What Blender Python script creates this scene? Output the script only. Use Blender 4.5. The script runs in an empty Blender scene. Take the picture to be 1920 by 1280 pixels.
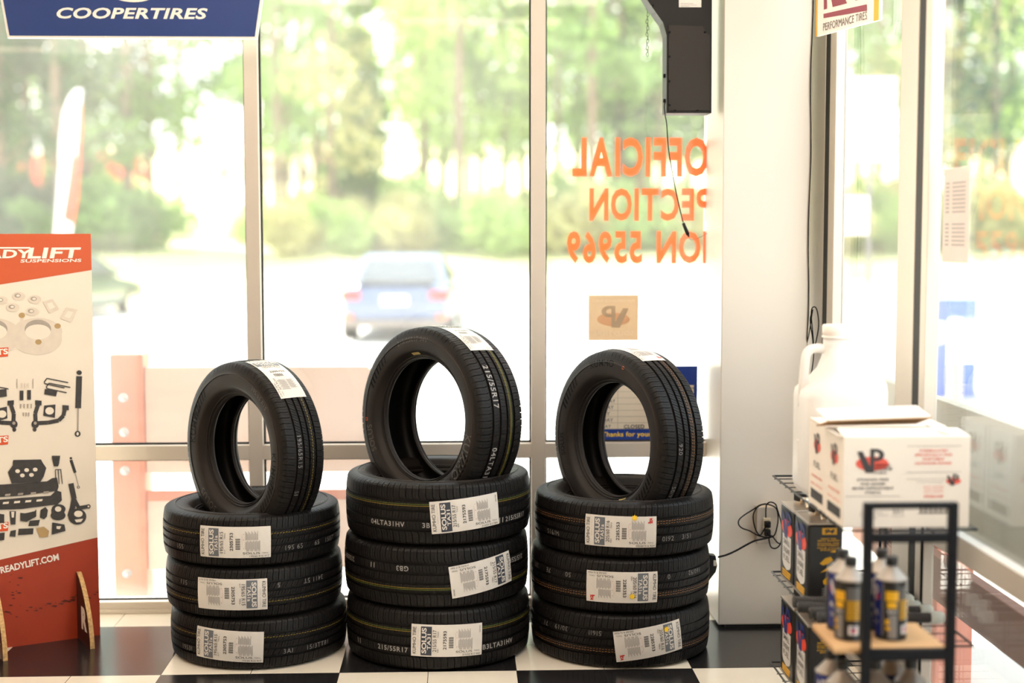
import bpy, bmesh, math, random
from math import sin, cos, pi, radians, sqrt, atan2, asin
from mathutils import Matrix, Vector
random.seed(7)
SC = bpy.context.scene
COL = SC.collection
V = Vector

# ------------------------------------------------------------------ camera
FPX, PITCH, YAW, ROLL, CAMH = 2667.0, 0.076933, 0.0370546, -0.0010617, 1.5115
_r0 = V((cos(YAW), -sin(YAW), 0)); _d0 = V((sin(YAW), cos(YAW), 0)); _z = V((0, 0, 1))
_up = _z * cos(PITCH) + _d0 * sin(PITCH); FWD = _d0 * cos(PITCH) - _z * sin(PITCH)
CX = _r0 * cos(ROLL) + _up * sin(ROLL); CU = _up * cos(ROLL) - _r0 * sin(ROLL)
CAMP = V((0, 0, CAMH))
cd = bpy.data.cameras.new('camera'); cam = bpy.data.objects.new('camera', cd); COL.objects.link(cam)
cam.matrix_world = Matrix(((CX.x, CU.x, -FWD.x, 0), (CX.y, CU.y, -FWD.y, 0), (CX.z, CU.z, -FWD.z, CAMH), (0, 0, 0, 1)))
cd.sensor_width = 36.0; cd.lens = FPX / 1920 * 36.0
cd.clip_start = 0.05; cd.clip_end = 1500
cd.dof.use_dof = True; cd.dof.focus_distance = 4.92; cd.dof.aperture_fstop = 1.15
SC.camera = cam
# ------------------------------------------------------------------ colour management, sky, sun, lamps
SC.view_settings.view_transform = 'Standard'; SC.view_settings.look = 'None'
SC.view_settings.exposure = 0.32; SC.view_settings.gamma = 1.0; SC.view_settings.use_curve_mapping = False
W = bpy.data.worlds.new('sky'); SC.world = W; W.use_nodes = True
wn = W.node_tree.nodes; wl = W.node_tree.links
bg = wn['Background']; bg.inputs[1].default_value = 3.2
tc = wn.new('ShaderNodeTexCoord'); sx = wn.new('ShaderNodeSeparateXYZ'); rp = wn.new('ShaderNodeValToRGB')
rp.color_ramp.elements[0].color = (1.0, 0.98, 0.95, 1); rp.color_ramp.elements[1].color = (0.72, 0.86, 1.0, 1)
rp.color_ramp.elements[1].position = 0.7
wl.new(tc.outputs['Generated'], sx.inputs[0]); wl.new(sx.outputs['Z'], rp.inputs[0]); wl.new(rp.outputs[0], bg.inputs[0])
sd = bpy.data.lights.new('sun', 'SUN'); sd.energy = 21.0; sd.angle = 0.012; sd.color = (1.0, 0.97, 0.92)
sun = bpy.data.objects.new('sun', sd); COL.objects.link(sun)
sun.rotation_euler = V((0.34, -0.50, -0.80)).to_track_quat('-Z', 'Y').to_euler()

def area(name, loc, sx_, sy_, energy, col):
    d = bpy.data.lights.new(name, 'AREA'); d.shape = 'RECTANGLE'; d.size = sx_; d.size_y = sy_; d.energy = energy; d.color = col
    o = bpy.data.objects.new(name, d); o.location = loc; COL.objects.link(o); return o
for lx, k in ((-2.6, 0.7), (-0.9, 1.0), (0.65, 1.0)):
    area('ceiling_lamp', (lx, 3.75, 3.08), 0.6, 1.2, 15 * k, (1.0, 0.82, 0.68))
    area('ceiling_lamp', (lx, 1.9, 3.08), 0.6, 1.2, 11 * k, (1.0, 0.82, 0.68))
area('ceiling_lamp', (0.17, 0.55, 3.08), 1.2, 0.3, 4, (1.0, 0.78, 0.55)); area('ceiling_lamp', (-3.4, -1.24, 3.08), 1.2, 0.3, 4, (1.0, 0.78, 0.55))

# ------------------------------------------------------------------ helpers
def ray(px, py):
    return (FWD + CX * ((px - 960) / FPX) + CU * ((640 - py) / FPX))
def on(px, py, p0, n):
    d = ray(px, py); n = V(n); return CAMP + d * ((V(p0) - CAMP).dot(n) / d.dot(n))
def atY(px, py, y): return on(px, py, (0, y, 0), (0, 1, 0))
def atX(px, py, x): return on(px, py, (x, 0, 0), (1, 0, 0))
def atZ(px, py, z): return on(px, py, (0, 0, z), (0, 0, 1))

def mat(name, col, rough=0.5, metal=0.0, spec=0.5, var=0.06, scale=8.0, bump=0.0, bscale=200.0, trans=0.0, coat=0.0):
    m = bpy.data.materials.new(name); m.use_nodes = True
    nt = m.node_tree; b = nt.nodes['Principled BSDF']
    b.inputs['Roughness'].default_value = rough; b.inputs['Metallic'].default_value = metal
    b.inputs['Specular IOR Level'].default_value = spec
    if coat: b.inputs['Coat Weight'].default_value = coat
    t = nt.nodes.new('ShaderNodeTexCoord'); n = nt.nodes.new('ShaderNodeTexNoise')
    n.inputs['Scale'].default_value = scale; n.inputs['Detail'].default_value = 4
    nt.links.new(t.outputs['Object'], n.inputs['Vector'])
    mx = nt.nodes.new('ShaderNodeMix'); mx.data_type = 'RGBA'
    c = V(col)
    mx.inputs[6].default_value = (*(c * (1 - var)), 1); mx.inputs[7].default_value = (*[min(1, q) for q in c * (1 + var)], 1)
    nt.links.new(n.outputs['Fac'], mx.inputs[0]); nt.links.new(mx.outputs[2], b.inputs['Base Color'])
    if bump:
        n2 = nt.nodes.new('ShaderNodeTexNoise'); n2.inputs['Scale'].default_value = bscale
        nt.links.new(t.outputs['Object'], n2.inputs['Vector'])
        bp = nt.nodes.new('ShaderNodeBump'); bp.inputs['Strength'].default_value = bump; bp.inputs['Distance'].default_value = 0.01
        nt.links.new(n2.outputs['Fac'], bp.inputs['Height']); nt.links.new(bp.outputs[0], b.inputs['Normal'])
    if trans:
        tr = nt.nodes.new('ShaderNodeBsdfTranslucent'); ms = nt.nodes.new('ShaderNodeMixShader'); ms.inputs[0].default_value = trans
        nt.links.new(mx.outputs[2], tr.inputs[0]); nt.links.new(b.outputs[0], ms.inputs[1]); nt.links.new(tr.outputs[0], ms.inputs[2])
        nt.links.new(ms.outputs[0], nt.nodes['Material Output'].inputs[0])
    return m

def srgb(r, g, b):
    f = lambda c: (c / 255 / 12.92) if c / 255 <= 0.04045 else ((c / 255 + 0.055) / 1.055) ** 2.4
    return (f(r), f(g), f(b))

def glass_mat(name, dust_haze=0.03, see=0.0, tint=(0.97, 0.985, 0.975)):
    m = bpy.data.materials.new(name); m.use_nodes = True; nt = m.node_tree; nt.nodes.clear()
    out = nt.nodes.new('ShaderNodeOutputMaterial')
    tr = nt.nodes.new('ShaderNodeBsdfTransparent'); tr.inputs[0].default_value = (*tint, 1)
    gl = nt.nodes.new('ShaderNodeBsdfGlossy'); gl.inputs['Roughness'].default_value = 0.0
    lw = nt.nodes.new('ShaderNodeLayerWeight'); lw.inputs[0].default_value = 0.5
    pw = nt.nodes.new('ShaderNodeMath'); pw.operation = 'POWER'; pw.inputs[1].default_value = 5
    ml = nt.nodes.new('ShaderNodeMath'); ml.operation = 'MULTIPLY_ADD'; ml.inputs[1].default_value = 0.92; ml.inputs[2].default_value = 0.04
    mx = nt.nodes.new('ShaderNodeMixShader')
    nt.links.new(lw.outputs['Facing'], pw.inputs[0]); nt.links.new(pw.outputs[0], ml.inputs[0]); nt.links.new(ml.outputs[0], mx.inputs[0])
    nt.links.new(tr.outputs[0], mx.inputs[1]); nt.links.new(gl.outputs[0], mx.inputs[2])
    # dust film, thickened to paint a flare haze over the view
    t = nt.nodes.new('ShaderNodeTexCoord'); n = nt.nodes.new('ShaderNodeTexNoise'); n.inputs['Scale'].default_value = 2.5; n.inputs['Detail'].default_value = 8
    nt.links.new(t.outputs['Object'], n.inputs['Vector'])
    mr = nt.nodes.new('ShaderNodeMapRange'); mr.inputs[1].default_value = 0.3; mr.inputs[2].default_value = 0.75
    mr.inputs[3].default_value = dust_haze * 0.6; mr.inputs[4].default_value = dust_haze * 1.5
    nt.links.new(n.outputs['Fac'], mr.inputs[0])
    tl = nt.nodes.new('ShaderNodeBsdfTranslucent'); tl.inputs[0].default_value = (0.9, 0.9, 0.88, 1)
    m2 = nt.nodes.new('ShaderNodeMixShader'); nt.links.new(mr.outputs[0], m2.inputs[0])
    nt.links.new(mx.outputs[0], m2.inputs[1]); nt.links.new(tl.outputs[0], m2.inputs[2])
    nt.links.new(m2.outputs[0], out.inputs[0]); return m

class MB:
    """collects shapes and links them as one mesh object"""
    def __init__(s): s.v = []; s.f = []; s.m = []; s.sm = []
    def add(s, vs, fs, mi=0, M=None, smooth=False):
        k = len(s.v)
        for p in vs: s.v.append(tuple(M @ V(p)) if M is not None else tuple(p))
        for f in fs: s.f.append([k + i for i in f]); s.m.append(mi); s.sm.append(smooth)
        return s
    def box(s, a, b, mi=0, M=None, bev=0.0):
        x0, x1 = sorted((a[0], b[0])); y0, y1 = sorted((a[1], b[1])); z0, z1 = sorted((a[2], b[2]))
        if not bev:
            vs = [(x, y, z) for x in (x0, x1) for y in (y0, y1) for z in (z0, z1)]
            fs = [(0, 1, 3, 2), (4, 6, 7, 5), (0, 4, 5, 1), (2, 3, 7, 6), (0, 2, 6, 4), (1, 5, 7, 3)]
            return s.add(vs, fs, mi, M)
        bm = bmesh.new(); bmesh.ops.create_cube(bm, size=1)
        for v in bm.verts: v.co = V(((x0 + x1) / 2 + v.co.x * (x1 - x0), (y0 + y1) / 2 + v.co.y * (y1 - y0), (z0 + z1) / 2 + v.co.z * (z1 - z0)))
        bmesh.ops.bevel(bm, geom=bm.edges[:], offset=bev, segments=2, affect='EDGES', profile=0.5)
        bm.verts.index_update()
        s.add([v.co[:] for v in bm.verts], [[v.index for v in f.verts] for f in bm.faces], mi, M); bm.free(); return s
    def tube(s, pts, r, mi=0, n=8, M=None, closed=False, cap=True):
        pts = [V(p) for p in pts]; N = len(pts); rs = r if isinstance(r, (list, tuple)) else [r] * N
        vs = []; up = None
        for i, p in enumerate(pts):
            a = pts[(i - 1) % N] if (i > 0 or closed) else p; b = pts[(i + 1) % N] if (i < N - 1 or closed) else p
            t = (b - a); t = t.normalized() if t.length > 1e-9 else V((0, 0, 1))
            if up is None: up = V((0, 0, 1)) if abs(t.z) < 0.9 else V((1, 0, 0))
            e1 = t.cross(up); e1 = e1.normalized() if e1.length > 1e-6 else t.orthogonal().normalized(); e2 = t.cross(e1); up = -e2 if False else e1.cross(t)
            for k in range(n):
                an = 2 * pi * k / n; vs.append(p + (e1 * cos(an) + e2 * sin(an)) * rs[i])
        fs = []
        for i in range(N if closed else N - 1):
            j = (i + 1) % N
            for k in range(n): fs.append((i * n + k, i * n + (k + 1) % n, j * n + (k + 1) % n, j * n + k))
        if cap and not closed: fs.append(tuple(range(n - 1, -1, -1))); fs.append(tuple((N - 1) * n + k for k in range(n)))
        return s.add(vs, fs, mi, M, True)
    def lathe(s, prof, mi=0, n=32, M=None, smooth=True, mis=None):
        vs = []; fs = []
        for r, z in prof:
            for k in range(n): vs.append((r * cos(2 * pi * k / n), r * sin(2 * pi * k / n), z))
        for i in range(len(prof) - 1):
            for k in range(n):
                f = (i * n + k, i * n + (k + 1) % n, (i + 1) * n + (k + 1) % n, (i + 1) * n + k)
                if mis: s.add([], [], 0); fs.append(f)
                else: fs.append(f)
        if mis is None: s.add(vs, fs, mi, M, smooth)
        else:
            k0 = len(s.f); s.add(vs, fs, mi, M, smooth)
            for i in range(len(prof) - 1):
                for k in range(n): s.m[k0 + i * n + k] = mis[i]
        return s
    def prism(s, poly, d, mi=0, M=None):
        """poly = 3D points of a planar outline, extruded by vector d"""
        n = len(poly); d = V(d); vs = [V(p) for p in poly] + [V(p) + d for p in poly]
        fs = [tuple(range(n)), tuple(range(2 * n - 1, n - 1, -1))] + [(i, n + i, n + (i + 1) % n, (i + 1) % n) for i in range(n)]
        return s.add(vs, fs, mi, M)
    def poly(s, pts, mi=0, M=None): return s.add(pts, [tuple(range(len(pts)))], mi, M)
    def map(s, fn): s.v = [tuple(fn(V(p))) for p in s.v]; return s
    def build(s, name, mats, parent=None, fix=True, auto=None):
        me = bpy.data.meshes.new(name)
        me.from_pydata(s.v, [], s.f)
        for m in (mats if isinstance(mats, (list, tuple)) else [mats]): me.materials.append(m)
        me.polygons.foreach_set('material_index', s.m); me.polygons.foreach_set('use_smooth', s.sm)
        if fix:
            bm = bmesh.new(); bm.from_mesh(me); bmesh.ops.recalc_face_normals(bm, faces=bm.faces[:]); bm.to_mesh(me); bm.free()
        me.update()
        o = bpy.data.objects.new(name, me); COL.objects.link(o)
        if parent is not None: o.parent = parent
        return o

_tcache = {}
def text_geo(txt, size=1.0, bold=0.0, shear=0.0, sxy=1.0, align='CENTER', spacing=1.0):
    key = (txt, bold, shear, align, spacing)
    if key not in _tcache:
        c = bpy.data.curves.new('t', 'FONT'); c.body = txt; c.size = 1.0; c.offset = bold; c.shear = shear; c.space_character = spacing
        c.align_x = align; c.align_y = 'CENTER'; c.resolution_u = 3; c.fill_mode = 'FRONT'
        o = bpy.data.objects.new('t', c); COL.objects.link(o)
        bpy.context.view_layer.update()
        dg = bpy.context.evaluated_depsgraph_get(); e = o.evaluated_get(dg); me = e.to_mesh()
        vs = [v.co[:] for v in me.vertices]; fs = [tuple(p.vertices) for p in me.polygons]
        e.to_mesh_clear(); bpy.data.objects.remove(o); bpy.data.curves.remove(c)
        if vs:
            y0 = min(v[1] for v in vs); y1 = max(v[1] for v in vs); ym = (y0 + y1) / 2; h = y1 - y0
            x0 = min(v[0] for v in vs); x1 = max(v[0] for v in vs); xm = {'CENTER': (x0 + x1) / 2, 'LEFT': x0, 'RIGHT': x1}[align]
            vs = [((v[0] - xm), (v[1] - ym), 0) for v in vs]
        _tcache[key] = (vs, fs, x1 - x0, h)
    vs, fs, w, h = _tcache[key]
    return [(x * size * sxy, y * size, 0) for x, y, z in vs], fs, w * size * sxy, h * size
def text_fit(txt, w=None, h=None, **k):
    """text scaled to a given width and/or height, centred on the origin"""
    _, _, w0, h0 = text_geo(txt, 1.0, **k)
    if h is None: s = w / w0; return text_geo(txt, s, **k)[:2]
    s = h / h0; sxy = (w / (w0 * s)) if w else 1.0
    return text_geo(txt, s, sxy=sxy, **k)[:2]

def frame(o, x, y):   # matrix with given origin and axes
    x = V(x).normalized(); y = V(y); y = (y - x * y.dot(x)).normalized(); z = x.cross(y)
    return Matrix(((x.x, y.x, z.x, o[0]), (x.y, y.y, z.y, o[1]), (x.z, y.z, z.z, o[2]), (0, 0, 0, 1)))

def tag(o, label=None, cat=None, group=None, kind=None):
    if label: o['label'] = label
    if cat: o['category'] = cat
    if group: o['group'] = group
    if kind: o['kind'] = kind
    return o
def thing(name, label, cat, loc=(0, 0, 0), group=None):
    o = bpy.data.objects.new(name, None); o.empty_display_size = 0.1; COL.objects.link(o); o.location = loc
    return tag(o, label, cat, group)
def struct(o, label=None, cat=None): o['kind'] = 'structure'; return tag(o, label, cat)
def part(mb, name, mats, root, **k):
    """mb is in world coordinates; root may have a location/rotation"""
    bpy.context.view_layer.update()
    inv = root.matrix_world.inverted()
    mb.v = [tuple(inv @ V(p)) for p in mb.v]
    return mb.build(name, mats, root, **k)

# ------------------------------------------------------------------ materials
M = {}
M['alu'] = mat('aluminium_frame', srgb(216, 206, 194), 0.42, 0.30, 0.5, 0.03)
M['clad'] = mat('column_cladding', srgb(216, 209, 199), 0.38, 0.25, 0.5, 0.02, 3)
M['gasket'] = mat('rubber_gasket', (0.012, 0.012, 0.012), 0.6)
M['wall'] = mat('painted_wall', srgb(226, 214, 198), 0.7)
M['ceil'] = mat('ceiling_tile', srgb(236, 228, 216), 0.8)
M['glass'] = glass_mat('window_glass', 0.058)
M['glass_side'] = glass_mat('side_window_glass', 0.03)
M['rubber'] = mat('tire_rubber', (0.0062, 0.0053, 0.0049), 0.54, 0, 0.28, 0.25, 14, 0.12, 260)
M['side'] = mat('tire_sidewall_rubber', (0.0175, 0.0135, 0.0114), 0.53, 0, 0.26, 0.25, 9, 0.06, 300)
M['liner'] = mat('tire_inner_liner', (0.005, 0.005, 0.005), 0.5, 0, 0.25, 0.2)
M['emboss'] = mat('embossed_rubber', (0.0012, 0.0012, 0.0012), 0.6, 0, 0.12)
M['embossl'] = mat('raised_rubber', (0.085, 0.074, 0.066), 0.5, 0, 0.4)
M['paper'] = mat('label_paper', srgb(220, 214, 206), 0.45, 0, 0.4, 0.03, 30)
M['ink'] = mat('label_black_ink', (0.02, 0.02, 0.022), 0.5)
M['inkgrey'] = mat('label_grey_ink', srgb(165, 160, 156), 0.5)
M['band'] = mat('label_slate_band', srgb(104, 108, 114), 0.5)
M['bandd'] = mat('label_dark_band', srgb(58, 62, 72), 0.5)
M['inkred'] = mat('label_red_ink', srgb(205, 40, 35), 0.5)
M['star'] = mat('yellow_star_sticker', srgb(250, 205, 30), 0.5)
M['yline'] = mat('yellow_tread_paint', srgb(152, 128, 32), 0.6)
M['gline'] = mat('green_tread_paint', srgb(110, 130, 40), 0.6)
M['oline'] = mat('orange_tread_paint', srgb(176, 122, 66), 0.6)
M['wink'] = mat('white_tread_paint', srgb(150, 146, 142), 0.6, var=0.5, scale=60)
M['winkd'] = mat('worn_tread_paint', srgb(122, 119, 117), 0.6, var=0.7, scale=80)
M['bdot'] = mat('orange_dot', srgb(220, 90, 30), 0.5)
M['beadlab'] = mat('bead_sticker', srgb(226, 200, 130), 0.5)
M['black'] = mat('black_powder_coat', (0.006, 0.006, 0.008), 0.55, 0, 0.18)
M['blackp'] = mat('black_plastic', (0.013, 0.012, 0.011), 0.5, 0, 0.25)
M['wire'] = mat('dark_wire', (0.03, 0.028, 0.027), 0.35, 0.5)
M['chrome'] = mat('bright_metal', (0.75, 0.73, 0.7), 0.25, 1.0)
M['vinyl'] = mat('orange_vinyl', srgb(240, 96, 40), 0.5, trans=0.45)
M['white'] = mat('white_paint', srgb(245, 240, 232), 0.4)
M['grey'] = mat('grey_plastic', srgb(110, 106, 102), 0.5)

# ------------------------------------------------------------------ room shell
WY = 5.616      # inside face of the front window frames
XR = 1.40       # inside face of the right-hand glazing
XL, YB, CZ = -4.2, -2.6, 3.1
def floor_mat():
    m = bpy.data.materials.new('checkered_floor_tile'); m.use_nodes = True; nt = m.node_tree; b = nt.nodes['Principled BSDF']
    N = nt.nodes.new; L = nt.links.new
    t = N('ShaderNodeTexCoord'); s = N('ShaderNodeSeparateXYZ'); L(t.outputs['Object'], s.inputs[0])
    def mth(op, a, b_=None):
        n = N('ShaderNodeMath'); n.operation = op
        if isinstance(a, (int, float)): n.inputs[0].default_value = a
        else: L(a, n.inputs[0])
        if b_ is not None:
            if isinstance(b_, (int, float)): n.inputs[1].default_value = b_
            else: L(b_, n.inputs[1])
        return n.outputs[0]
    T = 0.6096
    u = mth('DIVIDE', mth('ADD', s.outputs[0], 1.0264), T); v = mth('DIVIDE', mth('SUBTRACT', s.outputs[1], 4.8108), T)
    par = mth('FLOORED_MODULO', mth('ADD', mth('FLOOR', u), mth('FLOOR', v)), 2.0)
    def joint(w):
        f = mth('FRACT', mth('MULTIPLY', w, 2.0)); d = mth('ABSOLUTE', mth('SUBTRACT', f, 0.5)); return mth('GREATER_THAN', d, 0.4965)
    j = mth('MAXIMUM', joint(u), joint(v))
    no = N('ShaderNodeTexNoise'); no.inputs['Scale'].default_value = 6; no.inputs['Detail'].default_value = 8; L(t.outputs['Object'], no.inputs['Vector'])
    def mixc(f, a, b_):
        n = N('ShaderNodeMix'); n.data_type = 'RGBA'; L(f, n.inputs[0])
        for i, c in ((6, a), (7, b_)):
            if isinstance(c, tuple): n.inputs[i].default_value = (*c, 1)
            else: L(c, n.inputs[i])
        return n.outputs[2]
    wh = mixc(no.outputs['Fac'], srgb(232, 222, 204), srgb(243, 235, 219)); bk = mixc(no.outputs['Fac'], (0.010, 0.010, 0.011), (0.020, 0.019, 0.019))
    c = mixc(par, wh, bk); c2 = mixc(j, c, (0.035, 0.032, 0.03)); L(c2, b.inputs['Base Color'])
    rr = N('ShaderNodeMapRange'); L(no.outputs['Fac'], rr.inputs[0]); rr.inputs[3].default_value = 0.14; rr.inputs[4].default_value = 0.26
    L(rr.outputs[0], b.inputs['Roughness']); return m
f = MB().box((XL, YB, -0.12), (XR + 0.12, WY + 0.12, 0)).build('floor', floor_mat()); struct(f, 'glossy black and white checkered tile floor', 'floor')
c = MB().box((XL, YB, CZ), (XR + 0.12, WY + 0.12, CZ + 0.15)).build('ceiling', M['ceil']); struct(c, 'pale ceiling above the shop', 'ceiling')
w = MB().box((XL - 0.12, YB, -0.12), (XL, WY + 0.12, CZ + 0.15)).build('wall_left', M['wall']); struct(w, 'cream left wall of the shop', 'wall')
w = MB().box((XL - 0.12, YB - 0.12, -0.12), (XR + 0.12, YB, CZ + 0.15)).build('wall_back', M['wall']); struct(w, 'cream back wall of the shop', 'wall')
# the right wall is solid behind the camera's view
w = MB().box((XR, YB, 0), (XR + 0.12, 1.6, CZ)).build('wall_right', M['wall']); struct(w, 'cream right wall before the side glazing', 'wall')

# front storefront: mullions, rails, sill
MX = [(-0.833, -0.779), (0.285, 0.341)]
bays = [(-2.55, MX[0][0]), (MX[0][1], MX[1][0]), (MX[1][1], 1.02)]
D = 0.09
n = 0
def trim(mb, label, mats=None):
    global n; n += 1
    return struct(mb.build('trim_%d' % n, mats or M['alu']), label, 'window trim')
for i, (a, b) in enumerate(MX):
    trim(MB().box((a, WY, 0.0), (b, WY + D, CZ), bev=0.002), ['left vertical aluminium mullion of the front window', 'right vertical aluminium mullion of the front window'][i])
trim(MB().box((-2.61, WY, 0), (-2.55, WY + D, CZ), bev=0.002), 'aluminium end post of the front window behind the standee')
pos = ['left', 'middle', 'right']
nw = 0
for i, (a, b) in enumerate(bays):
    trim(MB().box((a, WY, 0.613), (b, WY + D, 0.671), bev=0.002), 'aluminium cross rail of the %s front window bay' % pos[i])
    trim(MB().box((a, WY, 0.0), (b, WY + D, 0.045), bev=0.002).box((a, WY - 0.012, 0.0), (b, WY + D, 0.016), bev=0.002), 'aluminium sill of the %s front window bay' % pos[i])
    trim(MB().box((a, WY, 2.86), (b, WY + D, CZ), bev=0.002), 'aluminium head rail of the %s front window bay' % pos[i])
    for z0, z1, nm in ((0.671, 2.86, 'upper'), (0.045, 0.613, 'lower')):
        nw += 1
        y = WY + 0.045
        o = MB().box((a, y, z0), (b, y + 0.006, z1)).build('window_%d' % nw, M['glass'])
        struct(o, '%s glass pane of the %s front window bay' % (nm, pos[i]), 'window')
        g = 0.007
        gm = MB()
        gm.box((a, y - 0.012, z0), (a + g, y, z1)); gm.box((b - g, y - 0.012, z0), (b, y, z1)); gm.box((a, y - 0.012, z0), (b, y, z0 + g)); gm.box((a, y - 0.012, z1 - g), (b, y, z1))
        gm.build('gasket', M['gasket'], o)
w = MB().box((XL, WY, 0), (-2.61, WY + 0.12, CZ)).build('wall_front', M['wall']); struct(w, 'cream front wall left of the windows', 'wall')
# corner column
PX0, PX1, PY = 0.985, 1.315, 5.309
w = MB().box((PX0, PY, 0.012), (PX1 , WY + 0.11, CZ), bev=0.004).box((PX0 + 0.03, PY + 0.012, 0), (PX1, WY + 0.1, 0.012), 1).build('wall_corner', [M['clad'], M['gasket']]); struct(w, 'grey clad corner column between front and side windows', 'wall')
# right-hand glazing (runs along x = XR)
def rtrim(y0, y1, z0, z1, x0=XR - 0.03, label='', mats=None):
    return trim(MB().box((x0, y0, z0), (XR + 0.010, y1, z1), bev=0.002), label, mats)
rtrim(5.326, WY + 0.1, 0, CZ, XR - 0.03, label='aluminium corner jamb beside the column')
rtrim(5.257, 5.326, 0, CZ, XR - 0.028, 'black rubber strip beside the corner jamb', M['gasket'])
rtrim(5.175, 5.257, 0, CZ, XR - 0.03, 'narrow aluminium jamb at the first side pane')
rtrim(4.244, 4.41, 0, CZ, XR - 0.03, 'wide pale mullion between the two side panes')
rtrim(4.18, 4.244, 0, CZ, XR - 0.028, 'black rubber strip on the side mullion', M['gasket'])
rtrim(4.13, 4.18, 0, CZ, XR - 0.03, 'narrow aluminium mullion before the near side pane')
for (a, b, nm) in ((4.41, 5.175, 'far'), (1.6, 4.13, 'near')):
    rtrim(a, b, 0.0, 0.06, label='aluminium sill of the %s side pane' % nm)
    rtrim(a, b, 0.605, 0.675, label='aluminium cross rail of the %s side pane' % nm)
    rtrim(a, b, 2.86, CZ, label='aluminium head rail of the %s side pane' % nm)
    for z0, z1, q in ((0.675, 2.86, 'upper'), (0.06, 0.605, 'lower')):
        nw += 1
        o = MB().box((XR + 0.002, a, z0), (XR + 0.008, b, z1)).build('window_%d' % nw, M['glass_side'])
        struct(o, '%s glass pane of the %s side window' % (q, nm), 'window')

# ------------------------------------------------------------------ tires
def catmull(P, n):
    out = []
    Q = [P[0]] + list(P) + [P[-1]]
    for i in range(1, len(Q) - 2):
        for k in range(n):
            t = k / n; a, b, c_, d = Q[i - 1], Q[i], Q[i + 1], Q[i + 2]
            out.append(tuple(0.5 * (2 * b[j] + (c_[j] - a[j]) * t + (2 * a[j] - 5 * b[j] + 4 * c_[j] - d[j]) * t * t + (3 * b[j] - a[j] - 3 * c_[j] + d[j]) * t ** 3) for j in (0, 1)))
    out.append(tuple(P[-1])); return out

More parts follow.
